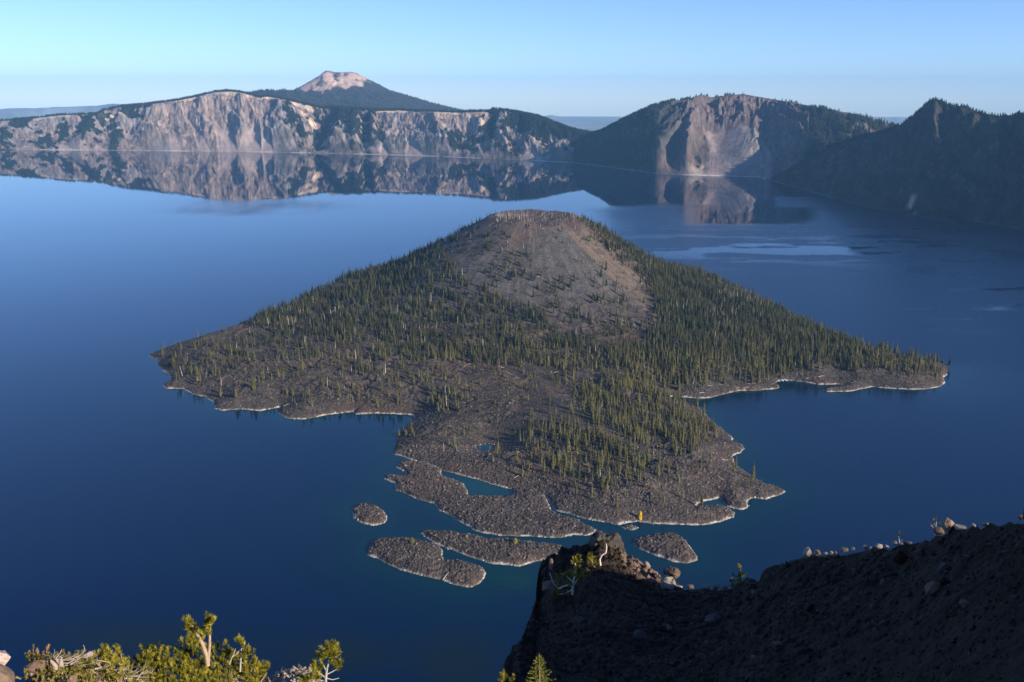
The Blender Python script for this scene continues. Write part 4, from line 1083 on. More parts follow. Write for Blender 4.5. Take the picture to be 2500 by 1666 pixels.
GZ = {}
def make_ground():
    ph_ = np.concatenate([np.linspace(-1.35, c_phi[ck[:, 0].searchsorted(1200)], 260)[:-1], np.linspace(c_phi[ck[:, 0].searchsorted(1200)], .62, 760), np.linspace(.63, 1.75, 110)])
    DC0 = np.interp(ph_, c_phi, c_d); TC0 = np.interp(ph_, c_phi, c_tan)
    # the crest's teeth stay on the crest: the slope below follows a smoothed line
    pu = np.linspace(-1.35, 1.75, 6000); ker = np.exp(-(np.arange(-160, 161) / 62.0) ** 2); ker /= ker.sum()
    def smooth(v): return np.interp(ph_, pu, np.convolve(np.pad(np.interp(pu, c_phi, v), 160, 'edge'), ker, 'valid'))
    DCs, TCs = smooth(c_d), smooth(c_tan)
    wl = sm(ph_, c_phi[ck[:, 0].searchsorted(1150)], c_phi[ck[:, 0].searchsorted(1250)])
    DCs = DCs * wl + DC0 * (1 - wl); TCs = TCs * wl + TC0 * (1 - wl)
    DC, TC = DC0, TC0
    # cluster of rows: camera feet -> near point -> crest -> down the cliff to the lake
    t = np.concatenate([np.linspace(.05, .44, 40), np.linspace(.44, 1.0, 230)[1:], 1 + np.array([.003, .008, .015, .03, .05, .08, .12, .2, .35, .6, 1.0, 1.6])])
    cliff = np.array([0] * 0)
    T, P = np.meshgrid(t, ph_, indexing='ij'); D = T * DC
    Zc = -TC * DC; Zs = -TCs * DC; near = -.44 * DCs * math.tan(R(39.5))
    near = np.minimum(near, Zs * .44 - .2)
    Zm = Zs + (Zc - Zs) * sm(T, .90, .995)
    z1 = -1.7 + (near + 1.7) * np.clip(T / .44, 0, 1)
    u = np.clip((T - .44) / .56, 0, 1)
    z2 = near + (Zm - near) * (u + .16 * u * (1 - u))
    Z = np.where(T < .44, z1, z2)
    over = np.maximum(T - 1, 0) * DC
    Z = np.where(T > 1, Zc - 1.5 * over - 1.2 * sm(over, 0, 3), Z)
    X, Y = D * np.sin(P), D * np.cos(P)
    n = fg_noise(X, Y, D) * (1 - .88 * sm(T, .93, 1.0) * (T <= 1.0)) * np.where(T > 1, .5, 1) - .1
    n = n + (T <= 1) * (.10 + .28 * sm(T, .90, .97)) * sm(T, .9, 1) * gn(X / 1.3, Y / 1.3, 1131) * np.clip(DC / 60, .2, 1)
    pxa = np.interp(P, c_phi, ck[_o][:, 0]); jag = sm(pxa, 1290, 1325) * (1 - sm(pxa, 1600, 1625)) * sm(T, .86, .95) * (T < 1.3)
    Z = Z + n + jag * (.75 * ridged(X / 1.7, Y / 1.7, 3, 1171) + .3 * gn(X / .5, Y / .5, 1172) - .2)
    # last rows run down to the water
    X2, Y2 = (DC + 330) * np.sin(ph_), (DC + 330) * np.cos(ph_)
    X = np.vstack([X, X2]); Y = np.vstack([Y, Y2]); Z = np.vstack([Z, np.full(len(ph_), -CAMZ - 6)])
    T = np.vstack([T, np.full(len(ph_), 9.)]); P = np.vstack([P, ph_]); D = np.vstack([D, DC + 330])
    GZ.update(X=X, Y=Y, Z=Z + CAMZ, D=D, T=T, ph=ph_)
    PX, PY = proj(X, Y, Z + CAMZ)
    n1 = fbm(X / 3, Y / 3, 4, 1141); n2 = fbm(X / .7, Y / .7, 3, 1151)
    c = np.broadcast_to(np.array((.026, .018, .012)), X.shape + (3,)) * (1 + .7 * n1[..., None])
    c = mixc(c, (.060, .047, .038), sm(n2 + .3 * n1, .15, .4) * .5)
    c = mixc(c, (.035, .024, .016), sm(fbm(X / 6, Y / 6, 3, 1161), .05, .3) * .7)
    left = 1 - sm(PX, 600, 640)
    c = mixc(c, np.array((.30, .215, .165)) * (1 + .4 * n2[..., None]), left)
    mound = sm(PX, 600, 640) * (1 - sm(PX, 830, 900)) * (D < 40)
    c = mixc(c, np.array((.23, .185, .155)) * (1 + .4 * n2[..., None]), mound)
    c = mixc(c, (.19, .17, .06), mound * sm(n1, .1, .4) * .5)
    org = sm(PX, 1500, 1530) * (1 - sm(PX, 1600, 1620)) * sm(T, .9, .95) * (T < 1.02)
    c = mixc(c, np.array((.17, .115, .085)) * (1 + .5 * n2[..., None]), org)
    pill = sm(PX, 1438, 1446) * (1 - sm(PX, 1530, 1540)) * sm(T, .955, .97) * (T < 1.05)
    c = mixc(c, np.array((.085, .075, .062)) * (1 + .6 * n1[..., None]), pill)
    M = rock_mat('slope_ground', 1.6, .35, .6, .12, detail=8)
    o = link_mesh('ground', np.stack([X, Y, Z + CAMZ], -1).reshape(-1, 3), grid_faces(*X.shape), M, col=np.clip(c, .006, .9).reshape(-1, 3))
    tag(o, kind='structure')
    return c_phi
make_ground()

def crest(px):
    """crest distance and a position along the crest for a photo column"""
    ok = ck[:, 0]
    return float(np.interp(px, ok, ck[:, 2]))

# unseen ridge behind the camera's right, its crest shaped to shade the slope
def make_shade_hill():
    s = np.array((math.sin(SUN_AZ), math.cos(SUN_AZ))); tn = math.tan(SUN_EL)
    side = np.array((-s[1], s[0]))        # across the light, positive away from the camera
    if side[1] < 0: side = -side
    pts = []
    for px, py, d in CRK:
        if px < 1205 or px > 2520: continue
        ph_, _, z = at_d(px, py, d); x, y = d * math.sin(ph_), d * math.cos(ph_); z = float(z) - CAMZ
        dl = -2.6 if 1430 < px < 1610 else (-.9 if px < 1795 else .12)
        if px < 1430: dl = -3.6
        if 1660 < px < 1795: dl = -2.0
        u = x * side[0] + y * side[1]; w_ = x * s[0] + y * s[1]
        pts.append((u, w_, z + dl))
    pts = np.array(pts); W0 = 95.0
    need = pts[:, 2] + (W0 - pts[:, 1]) * tn
    us = np.linspace(-60, 150, 420)
    o_ = np.argsort(pts[:, 0]); pu, pn = pts[o_, 0], need[o_]
    H = np.interp(us, pu, pn)
    umin = pu.min()
    H = np.where(us < umin, np.interp(us, [-60, 4, 14, umin], [-6, -2, 6, pn[0]]), H)
    H = np.where(us > pu.max(), pn[-1] - (us - pu.max()) * .2, H)
    H = H + .12 * gn(us / 1.1, us * 0, 1201)
    offs = [(-26, -34), (-14, -15), (-5, -3.5), (0, 0), (6, -1.5), (25, -9), (70, -40), (160, -120)]
    V = []
    for dw, dh in offs:
        xy = us[:, None] * side + (W0 + dw) * s
        hz = H + dh + (1.5 * fbm(us / 8, us * 0 + dw, 3, 1211) if dh else 0)
        V.append(np.column_stack([xy, hz + CAMZ]))
    V = np.array(V)
    o = link_mesh('hill', V.reshape(-1, 3), grid_faces(len(offs), len(us)), rock_mat('shade_hill_rock', .6, .4, .5, .4, base=(.10, .08, .07)))
    tag(o, kind='structure')
make_shade_hill()

def gd(px, py, k=.985):
    """distance at which the ray of a photo pixel meets the near slope"""
    ph_, _, _ = at_d(px, py, 50.0); j = int(np.clip(np.searchsorted(GZ['ph'], float(ph_)), 0, len(GZ['ph']) - 1))
    d, z = GZ['D'][:-1, j], GZ['Z'][:-1, j]
    rz = at_d(np.full(len(d), px), np.full(len(d), py), d)[2]
    i = np.where((z >= rz) & (d > 12))[0]
    return float(d[i[0]]) * k if len(i) else crest(px) * .985

# ------------------------------------------------------------------ boulders
def rock_mesh(seed, n=16, flat=.8, sub=0, amp=.05):
    r = np.random.default_rng(seed)
    import bmesh
    bm = bmesh.new()
    for i in range(n):
        v = r.normal(size=3); v /= np.linalg.norm(v); v *= r.uniform(.82, 1.0)
        bm.verts.new((v[0] * .5, v[1] * .5, v[2] * .5 * flat + .5 * flat))
    res = bmesh.ops.convex_hull(bm, input=bm.verts)
    bmesh.ops.delete(bm, geom=[e for e in res['geom_interior'] if isinstance(e, bmesh.types.BMVert)], context='VERTS')
    if sub:
        bmesh.ops.subdivide_edges(bm, edges=bm.edges[:], cuts=sub, use_grid_fill=True)
        bmesh.ops.triangulate(bm, faces=bm.faces[:])
        P = np.array([v.co[:] for v in bm.verts])
        N = amp * fbm(P[:, 0] * 4 + seed, P[:, 1] * 4 + P[:, 2] * 3, 3, seed) + amp * .8 * ridged(P[:, 0] * 7 + P[:, 2] * 5, P[:, 1] * 7, 2, seed + 5)
        for v, nn_ in zip(bm.verts, N):
            d = v.co - Vector((0, 0, .5 * flat)); v.co += d.normalized() * float(nn_)
    me = bpy.data.meshes.new('boulder'); bm.to_mesh(me); bm.free()
    return me
M_pale = rock_mat('pale_stone', 3.0, .3, .6, .05, base=(.23, .20, .175), rand=True)
M_tan = rock_mat('tan_stone', 3.0, .3, .6, .05, base=(.22, .155, .11), rand=True)
M_brown = rock_mat('brown_stone', 3.0, .35, .6, .05, base=(.14, .095, .07), rand=True)
M_slate = rock_mat('dark_stone', 3.0, .4, .6, .05, base=(.075, .065, .058), rand=True)
M_pink = rock_mat('pinkish_stone', 6.0, .25, .5, .02, base=(.46, .36, .32))
MATS = dict(pale=M_pale, tan=M_tan, brown=M_brown, slate=M_slate, pink=M_pink)

def boulder(px, py, d, wpx, hpx, tone, label, seed, sub=1, deep=.8, sink=.12, rot=None, group=None, name='boulder', n=18):
    """boulder whose foot stands on the photo pixel's ray at distance d"""
    ph_, _, z = at_d(px, py, d); ph_ = float(ph_); z = float(z)
    sl = math.hypot(d, CAMZ - z)
    W = wpx * sl / F * cp * .95; H = hpx * sl / F * 1.0
    me = rock_mesh(seed, n=n, flat=1.0, sub=sub)
    me.materials.append(MATS[tone])
    o = bpy.data.objects.new(name, me); S.collection.objects.link(o)
    o.location = (d * math.sin(ph_), d * math.cos(ph_), z - H * sink)
    o.rotation_euler = (0, 0, random.uniform(0, 6.28) if rot is None else rot)
    o.scale = (W * 1.06, W * 1.06, H * (1 + sink) * 1.08)
    tag(o, label, 'rock', group)
    return o
B_ = [
    (1640, 1411, 44, 26, 'brown', 'rusty brown boulder with a pale left edge, just above the largest pale boulder', 3),
    (1622, 1404, 12, 18, 'pale', 'small upright grey slab at the left edge of the rusty brown boulder', 2),
    (1629, 1450, 44, 40, 'pale', 'largest pale grey boulder on the shaded slope, just under the rusty brown boulder', 3),
    (1655, 1440, 24, 14, 'pale', 'low heap of pale stone touching the right side of the largest pale boulder', 2),
    (1577, 1394, 24, 26, 'pale', 'leaning grey slab on the orange soil of the outcrop', 2),
    (1603, 1403, 7, 7, 'pale', 'tiny pale stone between the leaning slab and the rusty boulder', 1),
    (1609, 1409, 9, 6, 'pale', 'small flat pale stone under the tiny one left of the rusty boulder', 1),
    (1540, 1402, 12, 12, 'brown', 'brownish block on the lower edge of the orange soil, left of two', 1),
    (1553, 1406, 10, 11, 'pale', 'greyish block on the lower edge of the orange soil, right of two', 1),
    (1686, 1437, 20, 8, 'brown', 'flat brown stone first right of the pale boulders on the crest', 1),
    (1717, 1438, 9, 8, 'pale', 'narrow pale stone second right of the pale boulders on the crest', 1),
    (1730, 1438, 13, 10, 'pale', 'pointed pale stone in the middle of the low row right of the big boulders', 1),
    (1748, 1439, 17, 10, 'brown', 'brown stone beside the pointed pale one in the low row', 1),
    (1770, 1438, 18, 8, 'tan', 'flat tan stone ending the low row before the dark little conifer', 1),
    (1971, 1361, 25, 23, 'pale', 'tall pale rounded boulder at the left end of the sunlit row on the dark crest', 2),
    (1996, 1357, 20, 13, 'tan', 'half-buried tan boulder right beside the tall pale rounded one', 2),
    (2015, 1355, 11, 7, 'tan', 'small tan stone second right of the tall pale boulder', 1),
    (2029, 1354, 10, 8, 'pale', 'small round pale stone fourth in the sunlit row', 1),
    (2040, 1353, 7, 7, 'tan', 'tiny tan stone fifth in the sunlit row', 1),
    (2060, 1348, 20, 12, 'pale', 'jagged pale stone in the middle of the sunlit row', 2),
    (2082, 1347, 9, 12, 'pale', 'narrow upright stone right of the jagged pale one', 1),
    (2113, 1342, 14, 11, 'pale', 'dark-sided wedge of stone in the sunlit row', 1),
    (2125, 1341, 9, 6, 'pale', 'tiny stone at the foot of the dark-sided wedge', 1),
    (2145, 1340, 20, 11, 'pale', 'broad pale stone of the sunlit row, left of a flatter one', 2),
    (2163, 1337, 13, 6, 'pale', 'flat pale stone touching the broad one in the sunlit row', 1),
    (2186, 1332, 14, 10, 'pale', 'rounded pale stone beside the thin dry sprig', 1),
    (2201, 1330, 9, 6, 'tan', 'small tan stone right of the rounded stone by the sprig', 1),
    (2220, 1328, 14, 6, 'pale', 'last low stone of the row before the bare dark crest', 1),
    (2312, 1303, 32, 34, 'tan', 'big jagged pointed rock standing on the right part of the crest', 3),
    (2290, 1308, 24, 20, 'brown', 'brown shoulder of rock left of the big jagged pointed one', 2),
    (2344, 1292, 30, 9, 'pale', 'long flat pale slab right of the big jagged rock', 2),
    (2375, 1288, 13, 9, 'pale', 'small pointed pale stone right of the long flat slab', 1),
    (2405, 1284, 16, 5, 'brown', 'low brown stone near the right end of the crest', 1),
    (2410, 1283, 6, 6, 'pale', 'tiny pale stone on the low brown one near the right end', 1),
    (2492, 1270, 14, 11, 'brown', 'dark reddish stone at the foot of the tall dark rock at the right edge', 1),
]
for q, (px, py, w_, h_, tone, lab, sb) in enumerate(B_):
    boulder(px, py, crest(px) * (.985 if not (px == 1629) else .95), w_, h_, tone, lab, 40 + q, sub=sb)
boulder(2508, 1275, 40, 34, 92, 'slate', 'tall dark rock standing at the right edge of the picture', 91, sub=3, name='boulder')
# knob of dark rock on the outcrop
boulder(1494, 1366, 83, 76, 66, 'slate', 'big dark rounded knob of rock on top of the outcrop', 92, sub=4, name='boulder', rot=.4, n=16)
boulder(1460, 1345, 84, 44, 48, 'slate', 'black broken rock block leaning against the left of the rounded knob', 93, sub=3, name='boulder', n=20)
boulder(1346, 1392, gd(1346, 1392), 16, 28, 'brown', 'pinkish brown rock rib on the left edge of the outcrop', 94, sub=2)
boulder(1352, 1376, 83.5, 12, 14, 'brown', 'small brown rock on top of the rib at the left edge of the outcrop', 95, sub=2)
boulder(1437, 1334, 84.5, 10, 7, 'pale', 'small pale stone in a notch left of the black broken block', 96)
# stones scattered down the shaded slope
SH = []
for q in range(44):
    px = random.uniform(1330, 2490); t_ = random.uniform(.5, .93)
    dcr = crest(px); cpy = float(np.interp(px, ck[:, 0], ck[:, 1])); d = dcr * t_
    ph_, _, _ = at_d(px, cpy, d)
    # slope height by the same profile as the ground
    TCx = float(np.interp(float(ph_), c_phi, c_tan)); DCx = float(np.interp(float(ph_), c_phi, c_d)); T_ = d / DCx
    Zc_ = -TCx * DCx; near_ = min(-.44 * DCx * math.tan(R(39.5)), Zc_ * .44 - .2); u_ = (T_ - .44) / .56
    z = near_ + (Zc_ - near_) * (u_ + .16 * u_ * (1 - u_))
    x, y = d * math.sin(float(ph_)), d * math.cos(float(ph_)); z += float(fg_noise(np.array(x), np.array(y), np.array(d))) - .1
    qx, qy = proj(x, y, z + CAMZ)
    if qy > 1680 or qy < cpy + 15: continue
    big = random.random() < .16; s_ = (random.uniform(.6, 1.2) if big else random.uniform(.2, .5)) * d / 50
    me = rock_mesh(200 + q, 14, .7, 1 if not big else 2); me.materials.append(M_slate if random.random() < .7 else M_brown)
    o = bpy.data.objects.new('boulder', me); S.collection.objects.link(o)
    o.location = (x, y, z + CAMZ - .12 * s_); o.rotation_euler = (random.gauss(0, .2), random.gauss(0, .2), random.uniform(0, 6.28)); o.scale = (s_ * 1.2, s_, s_)
    hor = 'far left part' if qx < 1500 else ('left part' if qx < 1750 else ('middle' if qx < 2000 else ('right part' if qx < 2250 else 'far right part'))); ver = 'upper' if qy < cpy + 90 else ('lower' if qy > 1560 else 'mid')
    tag(o, f'{"large" if big else "small"} grey stone in shade, {hor} of the dark slope, {ver} height', 'rock', f'stones in shade on the {hor} of the slope')

def scree():
    r = np.random.default_rng(17); n = 9000
    px = r.uniform(1260, 2520, n); t_ = r.uniform(.46, .985, n)
    cpy = np.interp(px, ck[:, 0], ck[:, 1]); ph_ = at_d(px, cpy, 50.0)[0]
    V_ = GZ['T'][:, 0]
    ti = np.interp(t_, V_, np.arange(len(V_))).astype(int); pi_ = np.clip(np.searchsorted(GZ['ph'], ph_), 0, len(GZ['ph']) - 1)
    x, y, z, d = GZ['X'][ti, pi_], GZ['Y'][ti, pi_], GZ['Z'][ti, pi_], GZ['D'][ti, pi_]
    s_ = r.gamma(2.2, .042, n) * np.clip(d / 50, .4, 1.4)
    oc = np.array([(1, 0, 0), (-1, 0, 0), (0, 1, 0), (0, -1, 0), (0, 0, 1.0), (0, 0, -1)], float)
    V = (oc[None] * r.uniform(.5, 1.2, (n, 6, 1)) + r.normal(0, .18, (n, 6, 3))) * s_[:, None, None] + np.stack([x, y, z], -1)[:, None]
    of = np.array([(0, 2, 4), (2, 1, 4), (1, 3, 4), (3, 0, 4), (2, 0, 5), (1, 2, 5), (3, 1, 5), (0, 3, 5)])
    c = np.repeat(np.array((.046, .035, .027)) * r.uniform(.3, 2.2, (n, 1)) * np.where(r.random((n, 1)) < .3, (1.2, .85, .7), (1, 1, 1)), 6, 0)
    tag(link_mesh('scree', V.reshape(-1, 3), (of[None] + (np.arange(n) * 6)[:, None, None]).reshape(-1, 3), M_island, col=c), 'loose broken stones covering the dark shaded slope', kind='stuff')
scree()
# near rocks at the lower left
def near_at(px, py, d):
    ph_, _, z = at_d(px, py, d); return d * math.sin(float(ph_)), d * math.cos(float(ph_)), float(z)
boulder(2, 1622, 9.7, 46, 34, 'pink', 'pale pink sharp rock on top of the tan boulder at the left edge', 97, sub=3, rot=.7)
boulder(-12, 1716, 9.3, 96, 82, 'tan', 'smooth tan boulder filling the lower left corner', 98, sub=3, rot=.2, n=30)
boulder(90, 1650, 9.8, 46, 34, 'brown', 'brown slanting rock under the left end of the dry bush', 99, sub=2, rot=1.1)
boulder(178, 1672, 9.0, 22, 22, 'tan', 'small yellowish pointed stone at the bottom under the ground plants', 100, sub=2)
boulder(240, 1672, 9.0, 16, 12, 'tan', 'small rounded stone at the bottom right of the yellowish one', 101, sub=1)
boulder(76, 1651, 9.6, 7, 7, 'pink', 'tiny white stone in the shade of the brown slanting rock', 102)
boulder(66, 1656, 9.6, 5, 4, 'pink', 'tiniest white stone left of the other in the shade', 103)
boulder(216, 1610, 10.2, 26, 14, 'pink', 'pale stone showing between the two low bushes', 104, sub=2)

# ------------------------------------------------------------------ near plants
def needles(n, L, spread, rad, seed, wd=.0055):
    """one bottle-brush tuft of needles around +Z, length L"""
    r = np.random.default_rng(seed)
    t = r.uniform(0, 1, n) ** .8; a = r.uniform(0, 6.28, n); e = r.uniform(.25, 1.1, n) * (1.25 - .9 * t * spread)
    base = np.stack([0 * t, 0 * t, t * L], -1)
    dr = np.stack([np.cos(a) * np.sin(e), np.sin(a) * np.sin(e), np.cos(e)], -1)
    ln = rad * r.uniform(.75, 1.15, n)
    side = np.cross(dr, np.array((0, 0, 1.0))); side /= np.linalg.norm(side, axis=1, keepdims=True) + 1e-6
    rot = r.uniform(-1, 1, (n, 1)); up = np.cross(side, dr); sd_ = side * np.sqrt(1 - rot ** 2 * .8) + up * rot * .8
    v = np.stack([base + sd_ * wd, base - sd_ * wd, base + dr * ln[:, None]], 1).reshape(-1, 3)
    f = np.arange(n * 3).reshape(n, 3)
    return v, f
TUFT = [needles(64, .080, .6, .052, s) for s in range(8)]

def orient(v, d):
    d = np.asarray(d, float); d = d / np.linalg.norm(d)
    a = np.cross((0, 0, 1.0), d); s_ = np.linalg.norm(a); c_ = d[2]
    if s_ < 1e-6: return v
    a /= s_; K = np.array([[0, -a[2], a[1]], [a[2], 0, -a[0]], [-a[1], a[0], 0]])
    Rm = np.eye(3) + s_ * K + (1 - c_) * K @ K
    return v @ Rm.T

def tube(pts, rads, k=6):
    pts = np.array(pts, float); v, f = [], []
    for i, (p, r_) in enumerate(zip(pts, rads)):
        t = pts[min(i + 1, len(pts) - 1)] - pts[max(i - 1, 0)]; t /= np.linalg.norm(t) + 1e-9
        a = np.cross(t, (0.13, .99, .1)); a /= np.linalg.norm(a) + 1e-9; b = np.cross(t, a)
        for j in range(k):
            an = 2 * math.pi * j / k; v.append(p + r_ * (a * math.cos(an) + b * math.sin(an)))
    for i in range(len(pts) - 1):
        for j in range(k):
            f.append((i * k + j, i * k + (j + 1) % k, (i + 1) * k + (j + 1) % k)); f.append((i * k + j, (i + 1) * k + (j + 1) % k, (i + 1) * k + j))
    return np.array(v), np.array(f)

class Acc:
    def __init__(s): s.v, s.f, s.c, s.n = [], [], [], 0
    def add(s, v, f, c=(1, 1, 1)):
        s.v.append(v); s.f.append(f + s.n); s.n += len(v); s.c.append(np.broadcast_to(np.asarray(c, float), (len(v), 3)))
    def build(s, name, mat, parent=None):
        return link_mesh(name, np.concatenate(s.v), np.concatenate(s.f), mat, parent, col=np.concatenate(s.c))

M_pine = rock_mat('pine_needles', 9, .25, 0, 1)
M_pine.node_tree.nodes['Principled BSDF'].inputs['Roughness'].default_value = .55
M_bark = rock_mat('pale_bark', 30, .25, .4, .004)
YG = np.array((.34, .29, .035)); DG = np.array((.11, .12, .016)); OR = np.array((.33, .17, .05)); BK = np.array((.40, .30, .22)); GR = np.array((.42, .39, .35))

def tuft(acc, p, d, s_=1.0, tone=None):
    v, f = TUFT[random.randrange(8)]
    k = random.random(); c = (DG * (1 - k) + YG * k) if tone is None else tone
    c = c * random.uniform(.75, 1.25)
    t = np.zeros((len(v), 3)); t[:] = c
    t[2::3] *= 1.15
    acc.add(orient(v * s_, d) + p, f, t)

def mound_bush(name, label, outline, d0, ntuft, base_py, sizes=(.65, 1.0), tones=None, cat='shrub', depth=.9, seed=0, twig=.35, tilt=.35):
    """shrub: tufts on a rounded body whose skyline follows the outline seen in the photo, with depth front to back"""
    rr = random.Random(seed)
    top = np.array(outline, float)
    root = bpy.data.objects.new(name, None); S.collection.objects.link(root)
    mx = top[:, 0].mean(); bx, by, bz = near_at(mx, base_py, d0); root.location = (bx, by, bz)
    O = np.array((bx, by, bz))
    leaf, wood = Acc(), Acc()
    for q in range(ntuft):
        px = rr.uniform(top[0, 0], top[-1, 0]); ty = np.interp(px, top[:, 0], top[:, 1])
        s_ = rr.random() ** .85                       # 0 back / skyline, 1 front foot
        # body: height falls to the front, distance too
        d = d0 + depth * (.5 - s_) + rr.gauss(0, .05)
        X0, Y0, Ztop = near_at(px, ty + 5, d0 + depth * .25)
        zb = near_at(px, base_py, d0 - depth * .5)[2]
        prof = math.sqrt(max(0, 1 - s_ * s_))
        z = zb + (Ztop - zb) * (prof if rr.random() < .8 else prof * rr.uniform(.6, 1))
        ph_ = float(at_d(px, ty, d)[0])
        p = np.array((d * math.sin(ph_), d * math.cos(ph_), z - .05)) - O
        dr = np.array((rr.gauss(0, tilt), rr.gauss(-.25 * s_ * 2, tilt), 1.0))
        tone = None
        if tones and rr.random() < tones[0]: tone = tones[1]
        tuft(leaf, p, dr, rr.uniform(*sizes), tone)
        if rr.random() < twig:
            q0 = p - np.array(dr) / np.linalg.norm(dr) * rr.uniform(.15, .4) + np.array((rr.gauss(0, .05), rr.gauss(0, .05), -.05))
            v, f = tube([q0, (q0 + p) / 2 + np.array((rr.gauss(0, .015), rr.gauss(0, .015), 0)), p], [.009, .007, .004], 4)
            wood.add(v, f, BK * rr.uniform(.7, 1.1))
    # main limbs from the root
    for q in range(9):
        px = rr.uniform(top[0, 0], top[-1, 0]); ty = np.interp(px, top[:, 0], top[:, 1])
        e = np.array(near_at(px, ty + 25, d0 + depth * .1)) - O; m = e * .5 + np.array((rr.gauss(0, .1), rr.gauss(0, .1), -.12))
        v, f = tube([np.array((0, 0, -.1)), m * .6, m, e], [.03, .022, .016, .007], 5); wood.add(v, f, BK * .7)
    leaf.build('foliage', M_pine, root); wood.build('branches', M_bark, root)
    tag(root, label, cat)
    return root

mound_bush('pine_shrub', 'large dense yellow-green dwarf pine shrub at the bottom of the picture', [(340, 1632), (352, 1612), (380, 1612), (400, 1602), (425, 1596), (448, 1588), (470, 1586), (500, 1592), (530, 1590), (556, 1588), (566, 1604), (590, 1622), (615, 1636), (640, 1648), (652, 1662)], 10.0, 950, 1730, seed=1, depth=1.3)
mound_bush('pine_shrub', 'narrow dwarf pine shrub wedged between the large dense one and the bright clump', [(316, 1628), (330, 1612), (352, 1600), (366, 1586), (380, 1588), (396, 1610)], 10.6, 95, 1690, seed=2, depth=.6)
mound_bush('pine_shrub', 'bright yellow-green clump of dwarf pine left of the large shrub', [(238, 1606), (246, 1596), (268, 1590), (286, 1586), (298, 1592), (312, 1605), (322, 1618)], 10.4, 110, 1660, seed=3, depth=.6, tones=(.5, YG * 1.15))
mound_bush('dry_bush', 'dry orange-brown bush at the left end of the shrubs', [(66, 1606), (76, 1598), (92, 1590), (105, 1596), (125, 1590), (140, 1600), (160, 1610)], 10.2, 90, 1645, sizes=(.5, .85), seed=4, depth=.5, tones=(.6, np.array((.33, .22, .07))), twig=.9, tilt=.7, cat='bush')
mound_bush('low_bush', 'low leafy bush in front of the two white stumps', [(100, 1640), (130, 1632), (160, 1634), (200, 1640), (240, 1652)], 9.4, 150, 1685, sizes=(.4, .65), seed=5, depth=.7, tones=(.5, np.array((.26, .23, .05))), twig=.5, tilt=.6, cat='bush')
mound_bush('low_bush', 'low greenish bush between the white stumps and the bright clump', [(155, 1618), (172, 1608), (190, 1602), (205, 1604), (222, 1598), (240, 1616)], 10.0, 110, 1652, sizes=(.5, .8), seed=6, depth=.6, tones=(.4, np.array((.28, .20, .06))), twig=.7, tilt=.6, cat='bush')
mound_bush('ground_plants', 'mat of small yellowish leaves along the bottom edge at the left', [(45, 1662), (90, 1652), (150, 1650), (230, 1655), (300, 1652), (350, 1660)], 9.0, 190, 1690, sizes=(.35, .55), seed=7, depth=.8, tones=(.6, np.array((.30, .24, .06))), twig=.3, tilt=.8, cat='plants')

def young_pine(label, stems, d, tufts, name='young_pine', bark=BK, tsize=1.0, cat='tree', spread=6, k=6):
    root = bpy.data.objects.new(name, None); S.collection.objects.link(root)
    if d == 'slope': d = gd(stems[0][0][0], stems[0][0][1])
    x0, y0, z0 = near_at(stems[0][0][0], stems[0][0][1], d); root.location = (x0, y0, z0); O = np.array((x0, y0, z0))
    for st in stems:
        pts = [np.array(near_at(px, py, d + dd_)) - O for px, py, r_, dd_ in [(s_ + (0,))[:4] for s_ in st]]
        a = Acc(); v, f = tube(pts, [s_[2] for s_ in st], k); a.add(v, f, bark); a.build('stem', M_bark, root)
    a = Acc()
    for (px, py, n, rx, ry) in tufts:
        for q in range(n):
            qx, qy = px + random.gauss(0, rx * .5), py + random.gauss(0, ry * .5)
            p = np.array(near_at(qx, qy, d + random.gauss(0, .06) * d / 10)) - O
            tuft(a, p, np.array((random.gauss(0, .4) + (qx - px) * .05, random.gauss(0, .4), 1)), tsize * random.uniform(.85, 1.2))
    if tufts: a.build('foliage', M_pine, root)
    tag(root, label, cat); return root

young_pine('two-stemmed young pine with pale trunks rising from the large shrub',
           [[(507, 1625, .030), (504, 1600, .027), (494, 1572, .024), (480, 1545, .020), (469, 1530, .013), (467, 1522, .008)],
            [(508, 1622, .022), (509, 1604, .020), (512, 1575, .018), (512, 1548, .015), (507, 1530, .010), (507, 1512, .006)],
            [(494, 1573, .010), (488, 1567, .008), (482, 1560, .005)], [(511, 1548, .009), (513, 1538, .007), (515, 1520, .004)], [(497, 1576, .008), (500, 1568, .005)]], 10.0,
           [(468, 1532, 7, 9, 6), (509, 1528, 16, 7, 14), (469, 1553, 8, 8, 12), (484, 1548, 4, 5, 5), (495, 1566, 3, 5, 6), (516, 1548, 3, 3, 6), (474, 1574, 5, 7, 6), (500, 1552, 2, 3, 5)])
young_pine('thin grey dead sprig with small tufts at its top, right of the two-stemmed pine', [[(586, 1640, .012), (588, 1610, .010), (589, 1585, .008), (592, 1576, .005)], [(589, 1600, .006), (594, 1593, .004)]], 10.0, [(588, 1573, 2, 3, 2), (594, 1572, 3, 3, 3), (598, 1584, 2, 2, 2), (592, 1608, 3, 4, 4)], bark=GR)
young_pine('bare forked grey twig beside the thin sprig', [[(560, 1622, .008), (566, 1606, .007), (571, 1596, .006), (575, 1584, .003)], [(568, 1604, .006), (578, 1597, .005), (584, 1590, .003)]], 10.0, [], name='dead_twig', bark=GR, cat='twig')
young_pine('short reddish sprig with an orange tuft at the right end of the large shrub', [[(612, 1640, .009), (608, 1620, .008), (609, 1604, .006)]], 10.0, [(609, 1600, 5, 4, 6), (618, 1625, 4, 6, 4)], bark=OR)
young_pine('short leaning sprig right of the large shrub in front of the gravel mound', [[(636, 1666, .008), (645, 1652, .007), (651, 1642, .005)]], 9.8, [(653, 1637, 5, 4, 4), (640, 1650, 3, 4, 4)], bark=BK)
